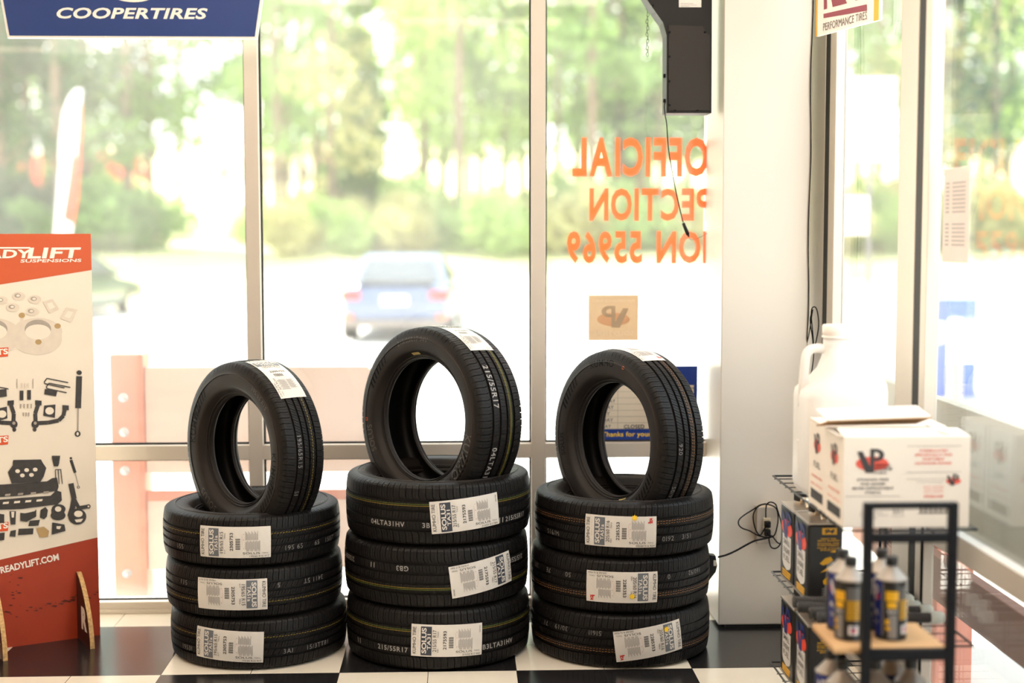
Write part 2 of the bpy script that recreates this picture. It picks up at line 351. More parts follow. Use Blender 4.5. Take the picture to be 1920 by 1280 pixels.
class Tire:
    def __init__(s, R, Wd, rim, bw, style):
        s.R, s.W, s.rim, s.bw, s.style = R, Wd, rim, bw, style
        H = R - rim; s.H = H
        pts = [(.487 * Wd, R - .034), (.497 * Wd, R - .045), (.5 * Wd, R - .45 * H), (.49 * Wd, R - .62 * H), (.46 * Wd, R - .76 * H), ((.41 * Wd * .6 + bw * .4), R - .88 * H), (bw + .006, R - .955 * H), (bw + .001, rim + .003), (bw - .006, rim - .001), (bw - .014, rim + .003)]
        s.sw = catmull(pts, 5)
        s.meshes()
    def crown(s, sv):   # radius of the smooth tread surface at axial position sv
        t = abs(sv) / (.42 * s.W)
        if t <= 1: return s.R - .0065 * t ** 2.6
        return s.R - .0065
    def swall(s, r):    # axial position of the sidewall at radius r
        best = None
        for a, b in zip(s.sw[:-1], s.sw[1:]):
            if (a[1] - r) * (b[1] - r) <= 0 and abs(a[1] - b[1]) > 1e-9:
                return a[0] + (b[0] - a[0]) * (r - a[1]) / (b[1] - a[1])
        return s.sw[0][0]
    def meshes(s):
        R, Wd = s.R, s.W; h = .42 * Wd
        g1, g2 = (.54, .16) if s.style != 'B' else (.56, .18)
        gw = .058 if s.style != 'B' else .055
        # rows: (axial, radius, rib kind, skew, slot fade)
        rows = []
        def skew(t, kind):
            a = abs(t); sg = 1 if t >= 0 else -1
            if kind == 'sh':
                u = (a - g1) / (1 - g1)
                return sg * ((.010 * max(0, 1 - u * 2.2) ** 2) if s.style == 'B' else .004 * u * u)
            if kind == 'mid': return (.016 if s.style != 'B' else .006) * (a - g2) / (g1 - g2) * (1 if s.style == 'B' else sg)
            return .030 * t if s.style != 'B' else .012 * t
        def seg(t0, t1, kind, k):
            for i in range(k + 1):
                t = t0 + (t1 - t0) * i / k
                rows.append((t * h, s.crown(t * h), kind, skew(t, kind), 1.0))
        def groove(t0, t1):
            dp = .0072
            for t in (t0 + .006, t1 - .006): rows.append((t * h, s.crown(t * h) - dp, 'g', 0, 0))
        sh = [(.487, .034, 0), (.480, .026, .12), (.469, .0185, .45), (.456, .013, .75), (.44, .0093, .95)]
        for a, d, fa in sh: rows.append((-a * Wd, R - d, 'sh', skew(-1.0, 'sh'), fa))
        seg(-1, -g1 - gw, 'sh', 6); groove(-g1 - gw, -g1 + gw); seg(-g1 + gw, -g2 - gw, 'mid', 4); groove(-g2 - gw, -g2 + gw)
        seg(-g2 + gw, g2 - gw, 'c', 4); groove(g2 - gw, g2 + gw); seg(g2 + gw, g1 - gw, 'mid', 4); groove(g1 - gw, g1 + gw); seg(g1 + gw, 1, 'sh', 6)
        for a, d, fa in reversed(sh): rows.append((a * Wd, R - d, 'sh', skew(1.0, 'sh'), fa))
        NP = 96 if s.style != 'B' else 88
        fr = [(0, 0), (.006, 1), (.105, 1), (.111, 0), (.29, 0), (.295, 3), (.32, 3), (.325, 0), (.50, 0), (.505, 2), (.555, 2), (.56, 0), (.76, 0), (.765, 3), (.79, 3), (.795, 0)]
        if s.style == 'B': fr = [(0, 0), (.006, 1), (.11, 1), (.116, 0), (.50, 0), (.505, 2), (.55, 2), (.555, 0)]
        dep = {'sh': {1: .0085, 2: .0010, 3: 0}, 'mid': {1: .0060, 2: .0014, 3: 0}, 'c': {1: .0065, 2: .0020, 3: 0}, 'g': {1: 0, 2: 0, 3: 0}}
        if s.style == 'B': dep['mid'] = {1: .003, 2: .0012}; dep['c'] = {1: .0025, 2: .0012}
        cols = [((k + f) / NP * 2 * pi, cl) for k in range(NP) for f, cl in fr]
        vs = []
        for ax, r, kind, sk, fa in rows:
            for th, cl in cols:
                rr = r - (dep[kind][cl] * fa if cl else 0); a = th + sk / R
                vs.append((rr * cos(a), rr * sin(a), ax))
        C = len(cols); fs = []
        for i in range(len(rows) - 1):
            for k in range(C): fs.append((i * C + k, i * C + (k + 1) % C, (i + 1) * C + (k + 1) % C, (i + 1) * C + k))
        s.m_tread = MB().add(vs, fs); n = 192
        def rev(prof, sg, rid=False):
            vs = []; fs = []
            for i, (ax, r) in enumerate(prof):
                for k in range(n): vs.append((r * cos(2 * pi * k / n), r * sin(2 * pi * k / n), ax * sg))
            for i in range(len(prof) - 1):
                for k in range(n): fs.append((i * n + k, i * n + (k + 1) % n, (i + 1) * n + (k + 1) % n, (i + 1) * n + k))
            return vs, fs
        # thin concentric ridges on the sidewall
        p = list(s.sw); q = []
        for i, (ax, r) in enumerate(p):
            q.append((ax, r))
            if i in (4, 26, 30):
                q += [(ax + .0030, r - .0008), (ax + .0030, r - .0036), (ax + .0001, r - .0044)]
        s.m_side = {sg: MB().add(*rev(q, sg), smooth=True) for sg in (1, -1)}
        R0, H, bw, rim = R, s.H, s.bw, s.rim
        inn = catmull([(bw - .014, rim + .003), (bw - .012, rim + .012), (.38 * Wd, R - .84 * H), (.455 * Wd, R - .62 * H), (.465 * Wd, R - .42 * H), (.43 * Wd, R - .030), (.32 * Wd, R - .019), (0, R - .016)], 3)
        inn = inn + [(-a, r) for a, r in reversed(inn[:-1])]
        s.m_in = MB().add(*rev(inn, 1), smooth=True)
        s.me = {}
    def tread_map(s, th0, off, tilt=0.0, v0=0.0):
        def fn(p):
            u = p.x * cos(tilt) - p.y * sin(tilt); v = p.x * sin(tilt) + p.y * cos(tilt) + v0
            vv = max(-.455 * s.W, min(.455 * s.W, v))
            r = s.crown(vv) + off + p.z; 
            if abs(v) > .42 * s.W: r -= (abs(v) - .42 * s.W) ** 2 * 14
            a = th0 + u / s.R
            return V((r * cos(a), r * sin(a), v))
        return fn
    def side_map(s, th0, r0, sg, off=.0007, up=1):
        """flat text: x runs clockwise round the face, y points outward"""
        def fn(p):
            r = r0 + p.y * up; a = th0 - sg * p.x * up / r0
            return V((r * cos(a), r * sin(a), sg * (s.swall(r) + off + p.z)))
        return fn

KIND = {
 'L': dict(t=Tire(.3173, .180, .1925, .050, 'A'), size='195/65 R15', model='TA51a', num='2305753', spd='91T', band='band', line='yline'),
 'M': dict(t=Tire(.334, .2185, .2179, .070, 'B'), size='215/55 R17', model='TA31', num='2175593', spd='94V', band='bandd', line='yline'),
 'R': dict(t=Tire(.326, .194, .2052, .052, 'A'), size='205/60 R16', model='TA51a', num='2285353', spd='92H', band='band', line='oline'),
}
def label_mb(k, star=None):
    K = KIND[k]; m = MB()
    Lw, Lh = .250, (.108 if k != 'M' else .112)
    nu, nv = 40, 12
    rj = random.Random(k)
    vs = [(-Lw / 2 + Lw * i / nu, -Lh / 2 + Lh * j / nv, .0004 * sin(i * .9 + j * .5) ** 2 + .0003 * rj.random()) for j in range(nv + 1) for i in range(nu + 1)]
    m.add(vs, [(j * (nu + 1) + i, j * (nu + 1) + i + 1, (j + 1) * (nu + 1) + i + 1, (j + 1) * (nu + 1) + i) for j in range(nv) for i in range(nu)], 0, None, True)
    z = .0011
    def rect(x0, x1, y0, y1, mi, zz=z, nx=6):
        ny = max(1, int(abs(y1 - y0) / .008))
        vs = [(x0 + (x1 - x0) * i / nx, y0 + (y1 - y0) * j / ny, zz) for j in range(ny + 1) for i in range(nx + 1)]
        m.add(vs, [(j * (nx + 1) + i, j * (nx + 1) + i + 1, (j + 1) * (nx + 1) + i + 1, (j + 1) * (nx + 1) + i) for j in range(ny) for i in range(nx)], mi)
    def txt(s, x, y, w, h, mi, rot=0, zz=z + .0002, **kw):
        vs, fs = text_fit(s, w, h, **kw)
        m.add(vs, fs, mi, Matrix.Translation((x, y, zz)) @ Matrix.Rotation(rot, 4, 'Z'))
    x = lambda f: -Lw / 2 + f * Lw
    Y = lambda f: -Lh / 2 + f * Lh
    txt('KUMHO TIRE', x(.045), 0, Lh * .84, .0125, 1, pi / 2)
    txt('better, all-ways', x(.098), .01, Lh * .55, .0035, 2, pi / 2, shear=.3)
    rect(x(.135), x(.285), -Lh * .46, Lh * .44, 3)
    txt('SOLUS', x(.18), 0, Lh * .80, .0165, 0, pi / 2, bold=.03)
    txt(K['model'], x(.248), -.004, Lh * .5, .0125, 0, pi / 2, bold=.02)
    txt(K['size'], x(.325), 0, Lh * .68, .0125, 1, pi / 2)
    txt(K['spd'], x(.372), -Lh * .30, .014, .005, 1, pi / 2); txt(K['model'], x(.372), Lh * .2, .02, .005, 1, pi / 2)
    txt(K['num'], x(.465), Lh * .02, Lh * .58, .0115, 1, pi / 2, bold=.012)
    for i in range(14):
        rect(x(.52), x(.585), -Lh * .22 + i * .0028, -Lh * .22 + i * .0028 + (.0010 if i % 3 else .0018), 1, nx=2)
    for i, (yy, w) in enumerate([(.40, .0), (.0, .0)]): pass
    for yv in (-.20, .08, .26): rect(x(.625), x(.634), Lh * yv, Lh * (yv + .015), 4, nx=1)
    for i in range(22): rect(x(.61), x(.612), -Lh * .16 + i * .002, -Lh * .16 + i * .002 + .0012, 4, nx=1)
    for i in range(15):   # small print
        xx = x(.655) + i * .0034
        rect(xx, xx + .0019, Lh * (-.28 if i % 4 else -.22), Lh * (.02 + .02 * (i % 3)), 2, nx=1)
        if i < 13: rect(xx, xx + .0019, Lh * .08, Lh * (.36 - .04 * (i % 3)), 2, nx=1)
    txt('SOLUS', x(.735), -Lh * .345, .058, .0075, 1); txt(K['model'], x(.92), -Lh * .345, .02, .0045, 1)
    txt(K['size'] + ' ' + K['spd'], x(.845), -Lh * .445, .066, .0065, 1)
    if k == 'R':
        txt('ZA', x(.92), Lh * .36, .020, .011, 4, pi / 2, bold=.05, shear=.3)
        txt('1', x(.90), Lh * .30, .004, .011, 4, pi / 2, bold=.05)
    if k == 'M': txt('2341933', x(.965), Lh * .32, .024, .005, 1, pi / 2)
    if star:
        sx_, sy_ = star; sx_ = x(sx_); sy_ = Lh * sy_
        P = [(sx_ + (.0115 if i % 2 == 0 else .0065) * cos(pi / 2 + i * pi / 8), sy_ + (.0115 if i % 2 == 0 else .0065) * sin(pi / 2 + i * pi / 8), z + .0008) for i in range(16)]
        m.poly(P, 5)
    return m
LABM = lambda k: [M['paper'], M['ink'], M['inkgrey'], M[KIND[k]['band']], M['inkred'], M['star']]

def tire(k, label, mw, th_label, tilt=0.0, v0=0.0, star=None, letters=(), side_letters=(), group=None, dots=()):
    """mw: world matrix of the tire centre, local z = axle.  th_label: angle of the paper label"""
    K = KIND[k]; T = K['t']
    root = bpy.data.objects.new('car_tire', None); root.empty_display_size = .1; COL.objects.link(root); root.matrix_world = mw
    tag(root, label, 'tire', group)
    def shared(key, mb, name, m):
        if key in T.me:
            o = T.me[key].copy(); COL.objects.link(o); o.parent = root; return o
        o = mb.build(name, m, root); T.me[key] = o; return o
    tr = shared('tread', T.m_tread, 'tread', M['rubber'])
    sA = shared('s1', T.m_side[1], 'sidewall', M['side']); sB = shared('s-1', T.m_side[-1], 'sidewall', M['side'])
    shared('in', T.m_in, 'inner_liner', M['liner'])
    lb = label_mb(k, star).map(T.tread_map(th_label, .0012, tilt, v0)).build('paper_label', LABM(k), root, fix=False)
    lb['label'] = 'white paper size label stuck across the tread'
    # coloured paint line round the tread (+ side of the middle)
    st = MB(); h = .42 * T.W
    def line(v, wd, a0, a1, mi=0):
        r = T.crown(v) + .0004; nn = max(1, int((a1 - a0) / .03))
        vs = [(r * cos(a0 + (a1 - a0) * i / nn), r * sin(a0 + (a1 - a0) * i / nn), vv) for vv in (v - wd / 2, v + wd / 2) for i in range(nn + 1)]
        st.add(vs, [(i, i + 1, nn + 2 + i, nn + 1 + i) for i in range(nn)], mi)
    if k == 'M':
        line(.36 * h, .0016, 0, 2 * pi); line(.42 * h, .0012, 0, 2 * pi, 1)
    else:
        N_ = 190
        for i in range(N_):
            a = 2 * pi * i / N_
            if k == 'L': line(.36 * h + (.0012 if i % 2 else 0), .0019, a, a + .022)
            else: line(.40 * h + (.0012 if i % 2 else 0), .0014, a, a + .022); line(.30 * h + (.001 if i % 2 else 0), .0013, a, a + .018)
    o = st.build('tread_paint_line', [M[K['line']], M['gline']], root, fix=False); o['label'] = 'thin coloured paint line round the tread'
    bright = (k == 'M')
    for ang, txt, *hh in letters:
        hgt = hh[0] if hh else (.018 if bright else .0165)
        vs, fs = text_fit(txt, None, hgt, bold=.02 if bright else .0, spacing=1.15)
        MB().add(vs, fs).map(T.tread_map(th_label + radians(ang), .0005, 0, -.36 * h)).build('tread_lettering', M['wink'] if bright else M['winkd'], root, fix=False)['label'] = 'faded white printing on the tread'
    # sidewall lettering and hatch blocks on both faces (shared by every tire with the same words)
    rm = T.rim + T.H * .56
    for sg, so in ((1, sA), (-1, sB)):
        for txt, ang, fr_, hgt, mi in side_letters:
            key = (txt, ang, sg)
            if key not in T.me:
                vs, fs = text_fit(txt, None, hgt, bold=.006, spacing=1.06)
                T.me[key] = MB().add(vs, fs).map(T.side_map(radians(ang), T.rim + T.H * fr_, sg, .0009, 1)).build('lettering', M['embossl' if mi else 'emboss'], so, fix=False)
            else:
                o = T.me[key].copy(); COL.objects.link(o); o.parent = so
        for a0 in (20, 200):
            hm = MB()
            for i in range(7):
                a = radians(a0 + i * 4.2); w_ = .010 - i * .0007; P = []; nr = 5
                for j in range(nr + 1):
                    for e in (0, 1):
                        r = T.rim + T.H * (.40 + .27 * j / nr); aa = a + .06 * j / nr + e * w_ / rm
                        P.append((r * cos(aa), r * sin(aa), sg * (T.swall(r) + .0009)))
                hm.add(P, [(2 * j, 2 * j + 1, 2 * j + 3, 2 * j + 2) for j in range(nr)], 0)
            hm.build('hatch_pattern', M['emboss'], so, fix=False)
    for ang, fr_, sg, kind in dots:
        r0 = T.rim + T.H * fr_; dm = MB()
        if kind == 'ring':
            P = [(.0062 * cos(t), .0062 * sin(t), 0) for t in [i * pi / 8 for i in range(16)]]; Q = [(.004 * cos(t), .004 * sin(t), 0) for t in [i * pi / 8 for i in range(16)]]
            dm.add(P + Q, [(i, (i + 1) % 16, 16 + (i + 1) % 16, 16 + i) for i in range(16)])
            dm.map(T.side_map(radians(ang), r0, sg, .0014)).build('orange_paint_ring', M['bdot'], root, fix=False)
        else:
            for i in range(4): dm.poly([(-.02 + i * .010, -.004, 0), (-.0115 + i * .010, -.004, 0), (-.0115 + i * .010, .004, 0), (-.02 + i * .010, .004, 0)])
            dm.map(T.side_map(radians(ang), r0, sg, .0012)).build('bead_sticker', M['beadlab'], root, fix=False)
    return root

SIDE = {k: [('KUMHO', 8, .52, .026, 0), ('SOLUS', 75, .50, .024, 1), (KIND[k]['size'].replace(' ', '') + ' ' + KIND[k]['spd'], 125, .62, .014, 1), ('KUMHO', 188, .52, .026, 0), ('SOLUS', 255, .50, .024, 1), (KIND[k]['size'].replace(' ', ''), 305, .62, .014, 1)] for k in KIND}
# stacks: (kind, [(left px, right px, label px) bottom..top], flips, tilts, v offsets, stars, letters)
STK = {
 'L': dict(y=5.150, px=[(316, 648, 424), (309, 640, 431), (305, 637, 438)], pitch=.180, flip=[0, 1, 0], tilt=[-2.5, 0, -.5], v0=[0.0, .0, .002], star=[None] * 3,
   let=[[(-32, '1953I'), (38, '3AI'), (60, '15/3TT81'), (-60, '65R')], [(-55, '3411 5T'), (-30, '5'), (35, '511'), (57, '195/65')], [(-40, '155'), (38, '195 65'), (56, '65'), (70, '15I5T')]]),
 'M': dict(y=5.128, px=[(650, 991, 836), (646, 990, 902), (650, 993, 871)], pitch=.2185, flip=[0, 1, 0], tilt=[-1.5, 7, 4.5], v0=[0.002, 0, .002], star=[None] * 3,
   let=[[(-34, '215/55R17'), (34, 'B3LTA31HV'), (-62, '11')], [(50, 'GB3'), (71, '11'), (100, '215/55R17'), (-28, '215/55R')], [(-49, '04LTA31HV'), (-24, '3B'), (24, '11'), (38, '215/55R17')]]),
 'R': dict(y=5.120, px=[(998, 1331, 1218), (996, 1332, 1168), (1002, 1339, 1165)], pitch=.194, flip=[1, 1, 0], tilt=[7, -.5, -1], v0=[0, 0, .0], star=[(.24, -.30), (.36, .28), (.69, .46)],
   let=[[(34, '5I6II'), (58, '30/19'), (72, '71')], [(-30, '0'), (-52, '160/92'), (35, '50'), (52, '7E'), (68, '205')], [(-48, '516/M'), (30, '0I92'), (44, '3/51')]]),
}
NM = {'L': 'left', 'M': 'middle', 'R': 'right'}
LV = ['bottom tire of the %s stack, standing on the checkered floor', 'second tire up in the %s stack, between two others', 'third tire up in the %s stack, under the upright tire']
SZ = {'L': 'black 195/65 R15', 'M': 'black 215/55 R17', 'R': 'black 205/60 R16'}
CEN = {}
for k, S in STK.items():
    T = KIND[k]['t']
    for i in range(3):
        zc = T.W * .502 + i * S['pitch']
        l, r, lp = S['px'][i]
        ys = S['y'] - .03; xc = (atY(l, 1000, ys).x + atY(r, 1000, ys).x) / 2
        C = V((xc, S['y'], zc)); CEN[k, i] = C
        phi = asin(max(-1, min(1, (lp - (l + r) / 2) / ((r - l) / 2))))
        aw = atan2(-C.y, -C.x) + phi
        mw = Matrix.Translation(C) @ Matrix.Rotation(aw, 4, 'Z') @ (Matrix.Rotation(pi, 4, 'X') if S['flip'][i] else Matrix.Identity(4))
        tire(k, SZ[k] + ', ' + LV[i] % NM[k], mw, 0.0, radians(S['tilt'][i]), S['v0'][i], S['star'][i], S['let'][i], SIDE[k], 'tires stacked flat in front of the window')
UP = {'L': ((-.742, 5.092 + .012, .738), 47.0, 0.5, -62, .0), 'M': ((-.073, 5.136, .838), 47.2, 2.8, -72, 0), 'R': ((.606, 5.119, .762), 56.6, 1.6, -86, 0)}
for k, (C, psi, tau, tl, _) in UP.items():
    T = KIND[k]['t']; psi = radians(psi); tau = radians(tau)
    a = V((-sin(psi) * cos(tau), -cos(psi) * cos(tau), sin(tau))); e1 = V((cos(psi), -sin(psi), 0))
    Zl = -a; Yl = Zl.cross(e1)
    mw = Matrix(((e1.x, Yl.x, Zl.x, C[0]), (e1.y, Yl.y, Zl.y, C[1]), (e1.z, Yl.z, Zl.z, C[2]), (0, 0, 0, 1)))
    # local angle: 0 = towards the right/near, -90 = up, 180 = left/far, 90 = down; the face towards the camera is sg = -1
    if k == 'L':
        sl = [('KUMHO', -163, .50, .028, 0), ('SOLUS', 128, .50, .026, 1), ('195/65 R15', -50, .55, .016, 1), ('KUMHO', 12, .46, .026, 0)]
        lt = [(58, '195/65R15'), (85, '5I'), (112, '3I5I59I'), (-40, '91T')]; dt = ()
    elif k == 'M':
        sl = [('215/55R17 94V', -98, .60, .018, 1), ('KUMHO', 25, .45, .034, 1), ('SOLUS', 160, .45, .024, 1)]
        lt = [(47, '215/55R17', .024), (99, '04LTA31HV', .022), (-50, '11')]; dt = ((175, .55, -1, 'ring'), (-99, .16, -1, 'bead'))
    else:
        sl = [('KUMHO', -97, .60, .026, 0), ('205/60R16', 60, .45, .016, 1), ('SOLUS', 170, .45, .02, 0)]
        lt = [(86, '920'), (118, '50/920Z'), (140, '5')]; dt = ((-72, .62, -1, 'ring'), (72, .10, -1, 'bead'))
    tire(k, SZ[k] + ' tire standing upright on top of the %s stack' % NM[k], mw, radians(tl), 0, 0, None, lt, sl, 'upright tires on the stacks', dt)


# ------------------------------------------------------------------ hanging sign, left top
def sign_blue():
    y = 5.42
    ztop = 2.62
    A = [atY(14, 71, y), atY(482, 73, y)]
    sl = 0.045; hgt = ztop - A[0].z
    P = [A[0], A[1], V((A[1].x + sl * hgt / .3, y, ztop)), V((A[0].x - sl * hgt / .3, y, ztop))]
    root = thing('hanging_sign', 'blue hanging sign with white tire brand lettering in front of the left window', 'sign', ((A[0].x + A[1].x) / 2, y, A[0].z))
    c = sum(P, V((0, 0, 0))) / 4
    part(MB().prism([c + (p - c) * 1.0 for p in P], (0, .02, 0)), 'border', M['white'], root)
    b = .0085
    Q = [P[0] + V((b, -.002, b)), P[1] + V((-b, -.002, b)), P[2] + V((-b, -.002, -b)), P[3] + V((b, -.002, -b))]
    part(MB().prism(Q, (0, .002, 0)), 'panel', mat('blue_sign_face', srgb(28, 58, 124), .45), root)
    vs, fs = text_fit('COOPERTIRES', (385 - 111) * y / FPX, 20 * y / FPX, bold=.03, shear=.22, spacing=1.05)
    t = atY(248, 25, y - .0035)
    part(MB().add(vs, fs, 0, frame(t, (1, 0, 0), (0, 0, 1))), 'lettering', M['white'], root)
    t = atY(250, -24, y - .0035); n_ = 40; R1, R2 = (.105, .055), (.095, .046)
    vs = [t + V((r[0] * cos(2 * pi * i / n_), 0, r[1] * sin(2 * pi * i / n_))) for r in (R1, R2) for i in range(n_)]
    part(MB().add(vs, [(i, (i + 1) % n_, n_ + (i + 1) % n_, n_ + i) for i in range(n_)]), 'oval_emblem', M['white'], root)
    for f_ in (.39, .57):
        p = P[0].lerp(P[1], f_) + V((0, -.002, .004)); part(MB().box(p - V((.0015, .002, .008)), p + V((.0015, .002, .004))), 'clip', M['white'], root)
    for x_ in (P[3].x + .1, P[2].x - .1): part(MB().tube([(x_, y + .01, ztop), (x_, y + .01, CZ)], .002), 'hanger_wire', M['wire'], root)
sign_blue()

# ------------------------------------------------------------------ cardboard standee
def standee():
    B1 = V((-1.356, 5.31, 0)); B0 = V((-1.657, 5.157, 0)); dx = (B1 - B0).normalized(); nrm = V((dx.y, -dx.x, 0))   # towards the camera
    Wd = .80; L0 = B1 - dx * Wd; H = on(168, 438, B1, nrm).z
    root = thing('cardboard_standee', 'tall orange and cream cardboard parts display standing by the left window', 'display stand', (L0 + dx * Wd / 2)[:])
    th = .014
    part(MB().prism([L0, B1, B1 + V((0, 0, H)), L0 + V((0, 0, H))], -nrm * th), 'board', mat('cream_cardboard', srgb(238, 226, 208), .55), root)
    org = mat('orange_print', srgb(208, 88, 38), .5, var=.08, scale=5); red = mat('shaded_orange_print', srgb(168, 56, 24), .5, var=.15, scale=7)  # footer orange is darkened, putting the light falloff into its colour
    off = .0012
    def w(px, py, o=off):
        return on(px, py, B1 + nrm * o, nrm)
    def cl(P, mi, mb, o=off): mb.poly([w(x_, y_, o) for x_, y_ in P], mi)
    # top and bottom colour bands, extended to the board's left edge
    lp = L0 + nrm * off
    a = w(170, 506); b = w(0, 533); sl = (b.z - a.z) / (b - a).xy.length
    yl = a.z + sl * Wd
    part(MB().poly([lp + V((0, 0, H)), B1 + nrm * off + V((0, 0, H)), V((B1.x + nrm.x * off, B1.y + nrm.y * off, a.z)), V((lp.x, lp.y, yl))]), 'orange_header', org, root, fix=False)
    a = w(183, 1007); b = w(0, 1049); sl = (b.z - a.z) / (b - a).xy.length; yl = a.z + sl * Wd
    part(MB().poly([lp, B1 + nrm * off, V((B1.x + nrm.x * off, B1.y + nrm.y * off, a.z)), V((lp.x, lp.y, yl))]), 'shaded_footer', red, root, fix=False)
    def words(txt, px, py, wpx, hpx, m_, nm, slope=0.0, o=.002, **k):
        c0 = w(px, py, o); sc = (c0 - CAMP).dot(FWD) / FPX
        fx = dx.dot(CX)
        vs, fs = text_fit(txt, wpx * sc / fx, hpx * sc, **k)
        part(MB().add(vs, fs, 0, frame(c0, dx + V((0, 0, slope)), (0, 0, 1))), nm, m_, root, fix=False)
    ww = mat('white_print', srgb(248, 240, 228), .5)
    words('LIFT', 102, 474, 86, 20, ww, 'lettering', bold=.035, shear=.12, spacing=1.06)
    words('READY', -3, 476, 108, 16, ww, 'lettering', o=.0023, bold=.035, shear=.12, spacing=1.06)
    words('SUSPENSIONS', 96, 488.5, 97, 6, ww, 'lettering', bold=.02, shear=.1)
    words('READYLIFT.COM', 56, 1056, 93, 13, ww, 'lettering', .13, bold=.03)
    sp = MB(); cl([(-30, 463), (57, 463), (56, 466), (-30, 466)], 0, sp, .0026); part(sp, 'header_stripe', ww, root, fix=False)
    tg = mat('orange_tag', srgb(222, 84, 40), .5)
    for (cx_, cy_) in ((0, 660), (0, 825), (2, 987)):
        m_ = MB(); cl([(-40, cy_ - 6), (16, cy_ - 9), (15, cy_ + 8), (-40, cy_ + 12)], 0, m_, .0018); part(m_, 'kit_tag', tg, root, fix=False)
        words('KITS', -4, cy_, 32, 11, ww, 'lettering', .06, .0026, bold=.03)
    # printed pictures of suspension parts
    dk = mat('dark_part_print', srgb(58, 54, 52), .5, var=.5, scale=60); lt = mat('silver_part_print', srgb(222, 208, 190), .5, var=.1, scale=40)
    md = mat('grey_part_print', srgb(168, 157, 144), .5, var=.2, scale=50); br = mat('brass_part_print', srgb(182, 150, 100), .5); cr = mat('cream_cutout_print', srgb(236, 224, 206), .5)
    mats = [dk, lt, md, br, cr]
    z_ = [off]
    def pic(nm): return MB()
    def P(mb, pts, mi): z_[0] += .00002; cl(pts, mi, mb, z_[0])
    def E(mb, cx_, cy_, rx, ry, mi, n_=24): P(mb, [(cx_ + rx * cos(2 * pi * i / n_), cy_ + ry * sin(2 * pi * i / n_)) for i in range(n_)], mi)
    def L(mb, pts, wd, mi):
        for (x0, y0), (x1, y1) in zip(pts[:-1], pts[1:]):
            d = math.hypot(x1 - x0, y1 - y0) or 1; ux, uy = (y1 - y0) / d * wd / 2, -(x1 - x0) / d * wd / 2
            P(mb, [(x0 + ux, y0 + uy), (x1 + ux, y1 + uy), (x1 - ux, y1 - uy), (x0 - ux, y0 - uy)], mi)
    def done(mb, nm): part(mb, nm, mats, root, fix=False)
    # spacer rings with studs and washers
    for ox, nm in ((0, 'spacer_ring_print'), (-82, 'spacer_ring_print')):
        m_ = pic(nm)
        E(m_, 70 + ox, 637, 46, 28, 1); P(m_, [(24 + ox, 624), (116 + ox, 622), (116 + ox, 640), (24 + ox, 642)], 1); E(m_, 70 + ox, 622, 47, 26, 1); E(m_, 71 + ox, 617, 25, 18, 2); E(m_, 71 + ox, 622, 24, 14, 4)
        for bx, by in ((41, 600), (72, 650), (108, 620)):
            if ox and bx > 80: continue
            P(m_, [(bx - 3 + ox, by - 6), (bx + 3 + ox, by - 6), (bx + 3 + ox, by + 8), (bx - 3 + ox, by + 8)], 1); E(m_, bx + ox, by - 9, 6, 5, 3)
        done(m_, nm)
    m_ = pic('w')
    for bx, by in ((35, 555), (65, 561), (24, 576), (60, 584), (2, 563)):
        E(m_, bx, by, 12.5, 8, 1); E(m_, bx - 2, by - 1, 6, 4, 2); E(m_, bx - 1, by - 1, 3.4, 2.2, 4)
    done(m_, 'washer_print')
    m_ = pic('p')
    for q in (((80, 565), (99, 560), (111, 579), (92, 587)), ((113, 597), (125, 576), (146, 580), (132, 604))):
        P(m_, q, 1); cx_ = sum(a[0] for a in q) / 4; cy_ = sum(a[1] for a in q) / 4; P(m_, [(cx_ + (a[0] - cx_) * .5, cy_ + (a[1] - cy_) * .5) for a in q], 4)
    done(m_, 'shim_plate_print')
    # second row
    def damper(a, b, c_, wd, nm):
        m_ = pic(nm); L(m_, [a, b], wd, 0); L(m_, [b, c_], wd * .28, 2); E(m_, a[0], a[1] - wd * .6, wd * .45, wd * .4, 0); E(m_, c_[0], c_[1] + 3, wd * .5, wd * .5, 0); E(m_, c_[0], c_[1] + 3, wd * .2, wd * .3, 4); done(m_, nm)
    damper((148.5, 705), (146.5, 765), (145.5, 810), 11, 'shock_absorber_print')
    damper((133, 862), (141, 886), (147, 910), 5.5, 'shock_absorber_print')
    def arm(mir, ox, nm):
        X = lambda x_: ox + (x_ - 66) * mir + 66
        m_ = pic(nm)
        L(m_, [(X(72), 757), (X(66), 775), (X(67), 793), (X(90), 792), (X(110), 788), (X(119), 779), (X(122), 764)], 7.5, 0)
        for a in ((72, 755), (123, 764)): P(m_, [(X(a[0] - 6), a[1] - 5), (X(a[0] + 6), a[1] - 4), (X(a[0] + 6), a[1] + 5), (X(a[0] - 6), a[1] + 4)], 0)
        E(m_, X(66), 795, 7, 7.5, 0); E(m_, X(66), 793, 3, 3, 2); E(m_, X(65), 805, 3.5, 4, 0); done(m_, nm)
    arm(1, 0, 'control_arm_print'); arm(-1, -40, 'control_arm_print')
    m_ = pic('b')
    for ox, oy in ((0, 0), (4, 9), (-112, 12)):
        L(m_, [(128 + ox, 717 + oy), (88 + ox, 709 + oy), (83 + ox, 716 + oy), (84 + ox, 719 + oy), (121 + ox, 727 + oy)], 2, 0)
    done(m_, 'u_bolt_print')
    m_ = pic('b')
